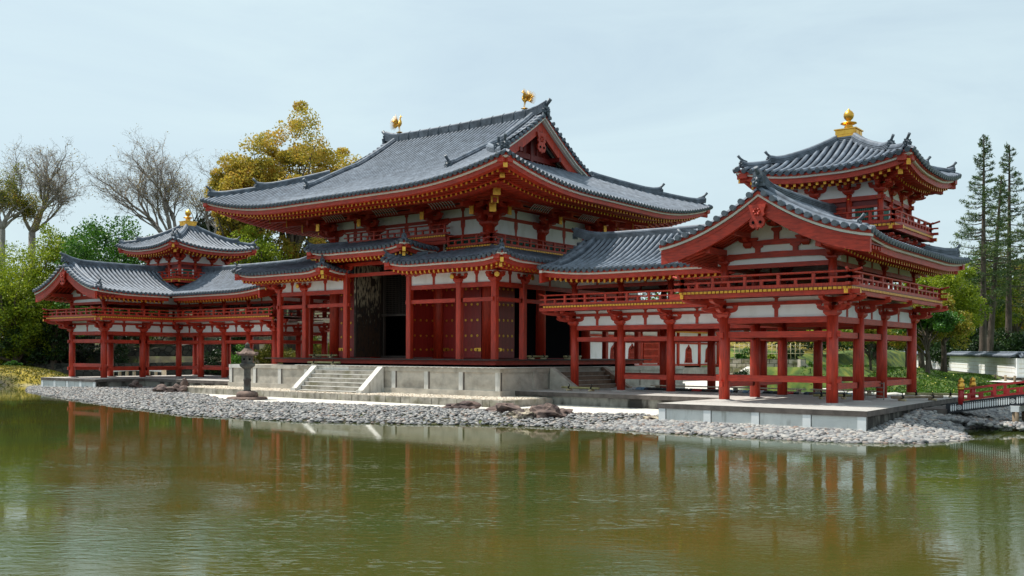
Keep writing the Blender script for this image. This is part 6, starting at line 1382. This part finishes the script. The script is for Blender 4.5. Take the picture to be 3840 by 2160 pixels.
# ================================================================== VEGETATION
def leafmesh(name, C_, size, m_, parent, seed=0, asp=.6, up=.3, droop=0):
    """C_: (n,3) leaf centres"""
    rng = np.random.default_rng(seed); n = len(C_); a = rng.normal(size=(n, 3)); a /= np.linalg.norm(a, axis=1)[:, None]; nrm = rng.normal(size=(n, 3)); nrm[:, 2] += up; nrm /= np.linalg.norm(nrm, axis=1)[:, None]
    a = a - nrm * (a * nrm).sum(1)[:, None]; a /= np.linalg.norm(a, axis=1)[:, None] + 1e-9; b_ = np.cross(nrm, a); s_ = (size * rng.uniform(.6, 1.3, n))[:, None]
    co = np.stack([C_ - a * s_, C_ - b_ * s_ * asp, C_ + a * s_, C_ + b_ * s_ * asp], 1).reshape(-1, 3); F = np.arange(n * 4).reshape(-1, 4)
    return fastmesh(name, co, F, m_, parent=parent)
def crownpts(c, rad, nclump, nleaf, rng, cr=.22, shell=.55, flat=.75, low=-.5, fill=.25):
    """leaf clumps scattered through an uneven ellipsoid"""
    out = []; centers = []
    c = np.array(c); rad = np.array(rad); ph = rng.uniform(0, 6.28, 6)
    while len(centers) < nclump:
        d = rng.normal(size=3); d /= np.linalg.norm(d)
        if d[2] < low: continue
        r = rng.uniform(shell, 1) if rng.random() > fill else rng.uniform(.1, .8)
        th = math.atan2(d[1], d[0]); r *= 1 + .14 * math.sin(3 * th + ph[0]) + .10 * math.sin(5 * th + ph[1] + 4 * d[2]) + .08 * math.sin(7 * d[2] + ph[2])
        centers.append(c + d * rad * r * .86)
    centers = np.array(centers); k = nleaf // nclump
    for q in centers:
        rr = rad.mean() * cr * rng.uniform(.55, 1.35); d = rng.normal(size=(k, 3)); d /= np.linalg.norm(d, axis=1)[:, None]; d[:, 2] *= flat; r = rng.uniform(.25, 1, (k, 1)) ** .6
        out.append(q + d * rr * r)
    return centers, np.concatenate(out)
def limbs(mb, base, top, r0, cen, rng, n=10, mi=0, lean=(0, 0), twig=.25):
    base = Vector(base); top = Vector(top); pts = []; m = 6
    for k in range(m + 1): t = k / m; pts.append(base.lerp(top, t) + Vector((rng.normal() * .04, rng.normal() * .04, 0)) * (top - base).length * .25 * t)
    mb.tube(pts, [r0 * (1.25 if k == 0 else 1) * (1 - .72 * k / m) for k in range(m + 1)], 8, mi)
    for q in cen[rng.permutation(len(cen))[:n]]:
        q = Vector(q); t = rng.uniform(.35, .95); s_ = base.lerp(top, t)
        if q.z < s_.z - .5: t = .3; s_ = base.lerp(top, t)
        mid = s_.lerp(q, .5) + Vector((rng.normal(), rng.normal(), rng.normal() * .5)) * (q - s_).length * .10; r = r0 * (1 - .7 * t) * .6
        mb.tube([s_, s_.lerp(mid, .5) + Vector((0, 0, .05)), mid, q], [r, r * .75, r * .5, r * twig], 5, mi)
def tree(name, lab, u, D, vtop, wpx, zb=None, leaf='leaf_green', bark='bark', n=9000, size=.13, nclump=60, hf=.55, seed=0, group='trees growing behind the temple', cat='tree', cr=.22, asp=.6, shell=.55, low=-.5, r0=None, nl=14, cen=.5):
    """crown spans wpx photo pixels, reaches photo row vtop"""
    p = at(u, D); zb = hgt(p.x, p.y) - .1 if zb is None else zb; zt = zat(vtop, D); R_ = wpx / 2 * D / FPX; H = zt - zb; ch = H * hf / 2
    rng = np.random.default_rng(seed + 17); T_ = thing(name, lab, cat, (p.x, p.y, zb), group); c = (p.x, p.y, zt - ch)
    centers, pts_ = crownpts(c, (R_, R_, ch), nclump, n, rng, cr=cr, shell=shell, low=low)
    mb = MB(); limbs(mb, (p.x, p.y, zb - .2), (p.x + rng.normal() * .3, p.y, zt - ch * .9), r0 or max(.10, H * .028), centers, rng, nl); mb.build('trunk', bark, T_)
    leafmesh('crown', pts_, size, leaf, T_, seed, asp); return T_
# --- left and centre
tree('camphor_tree', 'tall golden camphor tree rising behind the hall roof', 1095, 82, 400, 430, leaf='leaf_gold', n=30000, size=.11, nclump=72, hf=.66, seed=1, cr=.20, shell=.45, low=-.75, r0=.5, nl=45)
tree('camphor_tree', 'broad golden camphor crown above the far tower, round lobes', 950, 81, 460, 340, leaf='leaf_gold', n=28000, size=.11, nclump=70, hf=.66, seed=27, cr=.22, shell=.5, low=-.75, r0=.4, nl=40)
tree('camphor_tree', 'lower golden camphor crown left of the hall eave', 880, 80, 560, 200, leaf='leaf_gold', n=12000, size=.12, nclump=46, hf=.6, seed=2, cr=.25, low=-.8)
tree('camphor_tree', 'golden camphor crown with orange tips touching the hall ridge', 1262, 84, 492, 270, leaf='leaf_gold', n=20000, size=.12, nclump=60, hf=.62, seed=3, cr=.24, low=-.8)
tree('broadleaf_tree', 'fresh green bushy tree behind the far square tower', 405, 74, 765, 430, leaf='leaf_green', n=36000, size=.10, nclump=130, hf=.85, seed=4, cr=.22, low=-.8)
tree('maple_tree', 'lime green maple at the far left edge', 60, 75, 850, 330, leaf='leaf_lime', n=24000, size=.085, nclump=90, hf=.98, seed=5, cr=.26, low=-1)
tree('maple_tree', 'yellow-green maple below the bare tree on the left', 205, 76, 845, 230, leaf='leaf_lime', n=13000, size=.085, nclump=60, hf=.7, seed=6, cr=.26, low=-.7)
tree('maple_tree', 'lime green maple hanging over the left gable', 120, 77, 1000, 300, leaf='leaf_lime', n=19000, size=.08, nclump=70, hf=.95, seed=7, cr=.28, low=-1)
tree('maple_tree', 'bright maple between the left bare tree and the bushy green tree', 285, 80, 850, 220, leaf='leaf_lime', n=13000, size=.085, nclump=50, hf=.7, seed=28, cr=.28, low=-.7)
tree('maple_tree', 'broad lime maple cut by the left picture edge', -40, 78, 880, 300, leaf='leaf_lime', n=13000, size=.085, nclump=50, hf=.8, seed=29, cr=.28, low=-.8)
tree('evergreen_tree', 'dark evergreen in the shade at the far left', 30, 76, 1080, 320, leaf='leaf_dark', n=15000, size=.10, nclump=60, hf=.95, seed=8, cr=.30, low=-1)
tree('evergreen_tree', 'dark evergreen mass behind the left gable', 230, 77, 1040, 260, leaf='leaf_dark', n=15000, size=.10, nclump=60, hf=.95, seed=9, cr=.30, low=-1)
tree('evergreen_tree', 'small dark evergreen right of the gilt jewel of the far tower', 783, 92, 795, 120, leaf='leaf_dark', n=6000, size=.10, nclump=24, hf=.45, seed=10, cr=.4)
tree('maple_tree', 'yellow-green maple between the far tower and the hall', 960, 78, 815, 260, leaf='leaf_lime', n=15000, size=.085, nclump=60, hf=.75, seed=11, cr=.26, low=-.8)
tree('maple_tree', 'yellowish maple under the left eave of the hall', 1065, 80, 860, 200, leaf='leaf_maple', n=9000, size=.085, nclump=44, hf=.7, seed=12, cr=.28, low=-.8)
tree('evergreen_tree', 'dark evergreen under the left eave of the hall', 1170, 84, 855, 210, leaf='leaf_dark', n=9000, size=.10, nclump=40, hf=.8, seed=13, cr=.32, low=-.9)
# shrubs low behind the corridors
def bush(lab, u, D, vtop, wpx, leaf, n=3500, size=.07, seed=0, zb=None, name='shrub', group='shrubs on the slope behind the corridors', nclump=22):
    p = at(u, D); zb = hgt(p.x, p.y) if zb is None else zb; zt = zat(vtop, D); R_ = wpx / 2 * D / FPX; rng = np.random.default_rng(seed); H = max(.3, zt - zb)
    T_ = thing(name, lab, 'shrub', (p.x, p.y, zb), group); c, pts_ = crownpts((p.x, p.y, zb + H * .45), (R_, R_, H * .6), nclump, n, rng, cr=.34, low=-.4, fill=.4); leafmesh('leaves', pts_, size, leaf, T_, seed)
    mb = MB()
    for k in range(5): q = Vector(c[k]); mb.tube([Vector((p.x, p.y, zb - .1)), q], [.05, .02], 5)
    mb.build('stems', 'bark', T_)
bush('tall dark shrub at the far left below the maples', 60, 79, 1120, 220, 'leaf_dark', 12000, .10, 51); bush('tall dark shrub under the maple trunks, far left', 210, 80, 1130, 190, 'leaf_dark', 11000, .10, 52)
bush('bright clipped azalea by the far doorway', 170, 82, 1290, 130, 'leaf_lime', 5000, .07, 1); bush('green shrub behind the far left railing', 60, 84, 1255, 190, 'leaf_green', 6000, .08, 2); bush('dark shrub hanging over the meshed wall', 300, 86, 1180, 200, 'leaf_dark', 7000, .09, 3, zb=1.6)
bush('small round bush on the moss mound at the far left', 45, 68.0, 1398, 60, 'leaf_green', 2500, .06, 4); bush('glossy dark shrub behind the third far column', 480, 86, 1180, 220, 'leaf_dark', 9000, .09, 5); bush('lime shrub seen through the far corridor', 600, 88, 1200, 170, 'leaf_lime', 6000, .08, 6)
bush('dark climbing shrub beside the second far column', 452, 76, 1235, 70, 'leaf_dark', 3500, .07, 7); bush('pale green shrub above the rubble wall', 700, 88, 1215, 160, 'leaf_green', 6000, .08, 8); bush('silvery green shrub behind the stone lantern', 905, 74, 1290, 90, 'leaf_green', 4000, .07, 9)
bush('dark shrub right behind the stone lantern', 800, 76, 1290, 90, 'leaf_dark', 4000, .07, 10); bush('moss-yellow shrub on the slope beside the hall', 1010, 76, 1250, 170, 'leaf_moss', 9000, .07, 11); bush('green shrub on top of the slope beside the hall', 1130, 84, 1240, 220, 'leaf_lime', 8000, .08, 12)
bush('yellow mossy shrub left of the entrance columns', 1090, 72, 1305, 110, 'leaf_moss', 5000, .06, 13); bush('yellow mossy shrub behind the porch', 1210, 76, 1290, 110, 'leaf_moss', 5000, .06, 14)
bush('dark shrub at the foot of the mossy slope', 870, 78, 1240, 140, 'leaf_dark', 5000, .08, 15); bush('leafy shrub above the far path', 1000, 92, 1165, 260, 'leaf_green', 9000, .09, 16); bush('dark tall shrub above the far path', 780, 95, 1120, 300, 'leaf_dark', 12000, .10, 17); bush('dark tall shrub behind the far gable', 380, 92, 1110, 300, 'leaf_dark', 12000, .10, 18); bush('green hedge behind the far corridor', 590, 96, 1120, 260, 'leaf_green', 12000, .10, 19)
# bare trees
def bare(lab, u, D, v_fork, vtop, mains, depth, seed, spread=.5, leafn=900, leaf='leaf_sparse', lean=0., r0=.30, zb=None, L0=None, name='bare_tree', sh=.80):
    rng = random.Random(seed); p = at(u, D); zb = hgt(p.x, p.y) if zb is None else zb; T_ = thing(name, lab, 'tree', (p.x, p.y, zb), 'bare trees behind the far corridor')
    zf = zat(v_fork, D); zt = zat(vtop, D); tr = MB(); tw = MB(); lv = []
    f = Vector((p.x + RT.x * lean, p.y + RT.y * lean, zf)); tr.tube([Vector((p.x, p.y, zb - .3)), Vector((p.x, p.y, zb)).lerp(f, .5), f], [r0 * 1.3, r0, r0 * .9], 8)
    H = zt - zf
    def grow(a, d, L, r, k):
        n = 4 if k < 3 else 3; pts_ = [a]; dd = d.copy(); q = a.copy()
        for i in range(n):
            w_ = .10 + .05 * k; dd = (dd + Vector((rng.gauss(0, w_), rng.gauss(0, w_), rng.gauss(0, w_ * .7) + .045))).normalized(); q = q + dd * (L / n); pts_.append(q.copy())
        (tr if k < 3 else tw).tube(pts_, [max(.0065, r * (1 - .5 * i / n)) for i in range(n + 1)], 6 if k < 2 else (4 if k < 4 else 3), 0)
        if k >= depth:
            if rng.random() < .5: lv.append(tuple(q))
            return
        nc = 2 if k < 2 else (rng.choice((1, 2, 2, 3)) if k < 5 else rng.choice((1, 1, 2)))
        for c in range(nc + 1):
            t = 1 if c == 0 else rng.uniform(.35, .95); i = min(n, int(t * n + .5)); b_ = pts_[i]; an = rng.uniform(0, 6.283); s_ = (.25 if c == 0 else spread * rng.uniform(.7, 1.3)); x = dd.orthogonal().normalized(); y = dd.cross(x)
            nd = (dd + (x * math.cos(an) + y * math.sin(an)) * s_).normalized(); grow(b_, nd, L * (sh if c == 0 else sh * .85) * rng.uniform(.85, 1.1), r * (.62 if c == 0 else .48), k + 1)
    for lat_, dep_, Ls, rr in mains: d = (RT * lat_ + FW * dep_ + Vector((0, 0, 1))).normalized(); grow(f.copy(), d, H * .285 * Ls, r0 * rr, 0)
    tr.build('trunk', 'bark_grey', T_); tw.build('twigs', 'bark_grey', T_)
    if lv and leafn:
        C_ = np.array([lv[rng.randrange(len(lv))] for _ in range(leafn)]) + np.random.default_rng(seed).normal(size=(leafn, 3)) * .16; leafmesh('crown', C_, .07, leaf, T_, seed)
bare('leafless tree with wide crooked limbs, far left', 118, 88, 880, 515, [(.15, .1, 1.08, .8), (1.35, -.1, 1.15, .75), (-.75, 0, 1.0, .55), (.55, .3, 1.0, .55), (1.9, .2, .9, .45)], 7, 3, .62, 1800, r0=.34)
bare('big vase-shaped leafless tree behind the far tower', 650, 92, 930, 488, [(-2.0, 0, 1.15, .6), (-1.05, .2, 1.08, .7), (-.35, -.1, 1.02, .75), (.25, .1, 1.0, .7), (1.1, 0, 1.05, .6), (-.6, -.4, .95, .5), (1.9, .3, .95, .5)], 7, 8, .40, 3000, r0=.36)
bare('slender leafless tree between the vase-shaped tree and the hall', 800, 90, 930, 600, [(.1, 0, 1.0, .8), (-.3, .1, 1, .6), (.5, 0, .9, .6)], 5, 12, .4, 1200, r0=.22)
bare('half bare tree with yellow leaves at the picture edge, far left', 5, 84, 870, 600, [(-.5, 0, 1, .8), (.25, 0, 1, .8), (.7, .2, .8, .6)], 6, 21, .5, 9000, 'leaf_maple', r0=.32)
# --- right
def conifer(lab, u, D, vtop, wpx, seed, lean=0, zb=-1.2, n=120, bare_=.0, dens=1.):
    rng = random.Random(seed); p = at(u, D); zt = zat(vtop, D); H = zt - zb; T_ = thing('conifer', lab, 'tree', (p.x, p.y, zb), 'tall conifers above the white garden wall'); R_ = wpx / 2 * D / FPX
    axis = lambda t: Vector((p.x + RT.x * lean * (1 - t), p.y + RT.y * lean * (1 - t), zb + H * t)); mb = MB(); mb.tube([axis(k / 14) for k in range(15)], [.30 * (1 - .9 * k / 14) + .015 for k in range(15)], 8); mb.build('trunk', 'bark', T_)
    br = MB(); C_ = []
    for i in range(n):
        t = .30 + .70 * (i / n) ** .85
        a = axis(t); L = R_ * min(1, (1.02 - t) * 2.0) * rng.uniform(.55, 1.12) * (1 if t > .45 else .8) + .18; an = rng.uniform(0, 6.283); d = Vector((math.cos(an), math.sin(an), .38 if t > .85 else .15)).normalized()
        pts_ = [a + d * L * s_ + Vector((0, 0, -.16 * L * math.sin(s_ * 2.2) + .10 * L * s_ * s_)) for s_ in (0, .3, .6, .85, 1)]; br.tube(pts_, [.045, .034, .024, .016, .01], 4)
        for j in range(int((10 + L * 26) * dens)):
            s_ = rng.uniform(.28, 1.05); k = min(3, int(s_ * 4)); q = pts_[k].lerp(pts_[min(4, k + 1)], rng.random()); side = Vector((-d.y, d.x, 0)) * rng.gauss(0, .24 * L * (1.15 - s_ * .7)); C_.append(tuple(q + side + Vector((rng.gauss(0, .05), rng.gauss(0, .05), rng.gauss(.02, .07)))))
    br.build('branches', 'bark', T_); leafmesh('crown', np.array(C_), .15, 'needle', T_, seed, asp=.16, up=.0)
conifer('tallest conifer left of the other conifers, upright', 3686, 76, 503, 235, 1, n=104, dens=1.7); conifer('conifer with straight trunk at the right edge', 3782, 80, 535, 230, 2, n=92, dens=1.6); conifer('slimmer leaning conifer between the two tall ones', 3752, 78, 650, 190, 3, lean=-1.0, n=80, dens=1.7); conifer('thin conifer cut by the right edge', 3856, 82, 760, 190, 4, n=72, dens=1.8)
tree('broadleaf_tree', 'bright lime tree under the far eave of the near wing', 3460, 74, 925, 260, leaf='leaf_lime', n=18000, size=.09, nclump=70, hf=.8, seed=31, cr=.24, low=-.8)
tree('maple_tree', 'lime maple beside the balcony of the near corridor', 3540, 68, 945, 300, leaf='leaf_lime', n=24000, size=.08, nclump=56, hf=.85, seed=32, cr=.26, low=-.9)
tree('maple_tree', 'orange tinted maple behind the right columns', 3400, 66, 1115, 280, leaf='leaf_maple', n=18000, size=.075, nclump=56, hf=.8, seed=33, cr=.28, low=-.9)
tree('broadleaf_tree', 'green tree between the conifers and the maples', 3650, 88, 960, 260, leaf='leaf_green', n=14000, size=.10, nclump=54, hf=.9, seed=34, cr=.28, low=-.9)
tree('broadleaf_tree', 'lime tree behind the conifers at the right edge', 3800, 92, 905, 360, leaf='leaf_maple', n=24000, size=.10, nclump=54, hf=.9, seed=35, cr=.28, low=-.9)
tree('evergreen_tree', 'dark evergreen behind the white wall, left part', 3580, 84, 1190, 260, leaf='leaf_dark', n=14000, size=.10, nclump=50, hf=1, seed=36, cr=.30, low=-1)
tree('evergreen_tree', 'dark evergreen behind the white wall, right part', 3770, 80, 1225, 300, leaf='leaf_dark', n=16000, size=.10, nclump=50, hf=1, seed=37, cr=.30, low=-1)
tree('cherry_tree', 'cherry with dark crooked trunk before the white wall', 3480, 56, 1135, 270, leaf='leaf_green', n=9000, size=.075, nclump=44, hf=.55, seed=38, cr=.24, low=-.3, r0=.17, zb=-1.15)
tree('maple_tree', 'spreading young maple seen through the right columns', 3270, 60, 1195, 240, leaf='leaf_maple', n=8000, size=.07, nclump=40, hf=.6, seed=39, cr=.26, low=-.3, r0=.10)
tree('maple_tree', 'thin leafed maple right of the pale block wall', 3120, 66, 1200, 200, leaf='leaf_lime', n=7000, size=.07, nclump=40, hf=.6, seed=40, cr=.26, low=-.3, r0=.10)
bush('leafy shrub above the pale block wall, left', 2790, 60, 1305, 90, 'leaf_green', 4500, .06, 41); bush('dark shrub above the pale block wall, right', 2960, 60.5, 1300, 100, 'leaf_dark', 5000, .06, 42); bush('yellow-green shrub above the pale block wall', 2880, 60.2, 1318, 90, 'leaf_lime', 3000, .06, 43)
tree('maple_tree', 'orange and lime maple crown touching the bridge side columns', 3500, 63, 1075, 300, leaf='leaf_maple', n=22000, size=.075, nclump=60, hf=.75, seed=44, cr=.26, low=-.7, r0=.09)
tree('maple_tree', 'tall lime maple behind the leaning conifer', 3680, 84, 930, 330, leaf='leaf_lime', n=20000, size=.09, nclump=60, hf=.8, seed=45, cr=.26, low=-.8)
bush('low clipped shrub at the end of the pale block wall', 3060, 58, 1360, 70, 'leaf_green', 3000, .05, 46); bush('shrub in front of the pale block wall, left end', 2775, 57, 1385, 80, 'leaf_dark', 2500, .05, 47)
for k, (u, D, v, wd, lf_) in enumerate([(2250, 95, 1020, 420, 'leaf_dark'), (2560, 92, 1040, 380, 'leaf_green'), (2850, 86, 1060, 380, 'leaf_dark'), (3080, 84, 1080, 320, 'leaf_green'), (3280, 90, 1040, 320, 'leaf_dark'), (1900, 110, 1060, 520, 'leaf_dark'), (1500, 112, 1080, 520, 'leaf_dark')]):
    tree('broadleaf_tree', ['dark tree behind the rear corridor roof', 'green tree behind the rear corridor', 'dark tree behind the pale block wall', 'green tree above the grass slope', 'dark tree behind the right end columns', 'dark tree hidden behind the hall', 'dark tree behind the hall entrance'][k], u, D, v, wd, leaf=lf_, n=9000, size=.13, nclump=50, hf=.95, seed=60 + k, cr=.3, low=-1)
# far wood closing the horizon
rng = np.random.default_rng(5); C_ = []
for k in range(520):
    u = rng.uniform(-500, 4300); D = rng.uniform(100, 140); p = at(u, D); top = 4.0 + 2.5 * rng.random() + (2.5 if u < 1200 else 0) + (2.0 if u > 3500 else 0); q = rng.normal(size=(220, 3)); q /= np.linalg.norm(q, axis=1)[:, None]; q = q * rng.uniform(.5, 1, (220, 1)) * [2.6, 2.6, 2.0]; C_.append(q + [p.x, p.y, top * rng.uniform(.1, 1)])
o = leafmesh('far_wood', np.concatenate(C_), .22, 'leaf_dark', None, 5); o['kind'] = 'stuff'
# grass tufts and dandelions on the right bank
C_ = []; Fl = []
for k in range(16000):
    u = rng.uniform(3000, 3900); D = rng.uniform(44, 66); p = at(u, D); 
    if p.y < interp(BACK, p.x) - .1 or D > 1 / interp([(g_[0], 1 / g_[1]) for g_ in gp], u) - 4.8: continue
    C_.append((p.x, p.y, hgt(p.x, p.y) + .04))
    if rng.random() < .010: Fl.append((p.x, p.y, hgt(p.x, p.y) + .14))
o = leafmesh('bank_grass', np.array(C_), .10, 'grass', None, 6, asp=.35, up=0); o['kind'] = 'stuff'
o = leafmesh('dandelions', np.array(Fl), .032, 'flower', None, 7, asp=1, up=2); o['kind'] = 'stuff'
C_ = []
for k in range(9000):
    x = -36.5 + rng.uniform(-8, 8); y = -.5 + rng.uniform(-4, 4); m_ = (x + 36.5) ** 2 / 60 + (y + .5) ** 2 / 14
    if m_ < 1: C_.append((x, y, hgt(x, y) + .04))
o = leafmesh('moss_mound_grass', np.array(C_), .09, 'leaf_moss', None, 8, asp=.35, up=0); o['kind'] = 'stuff'
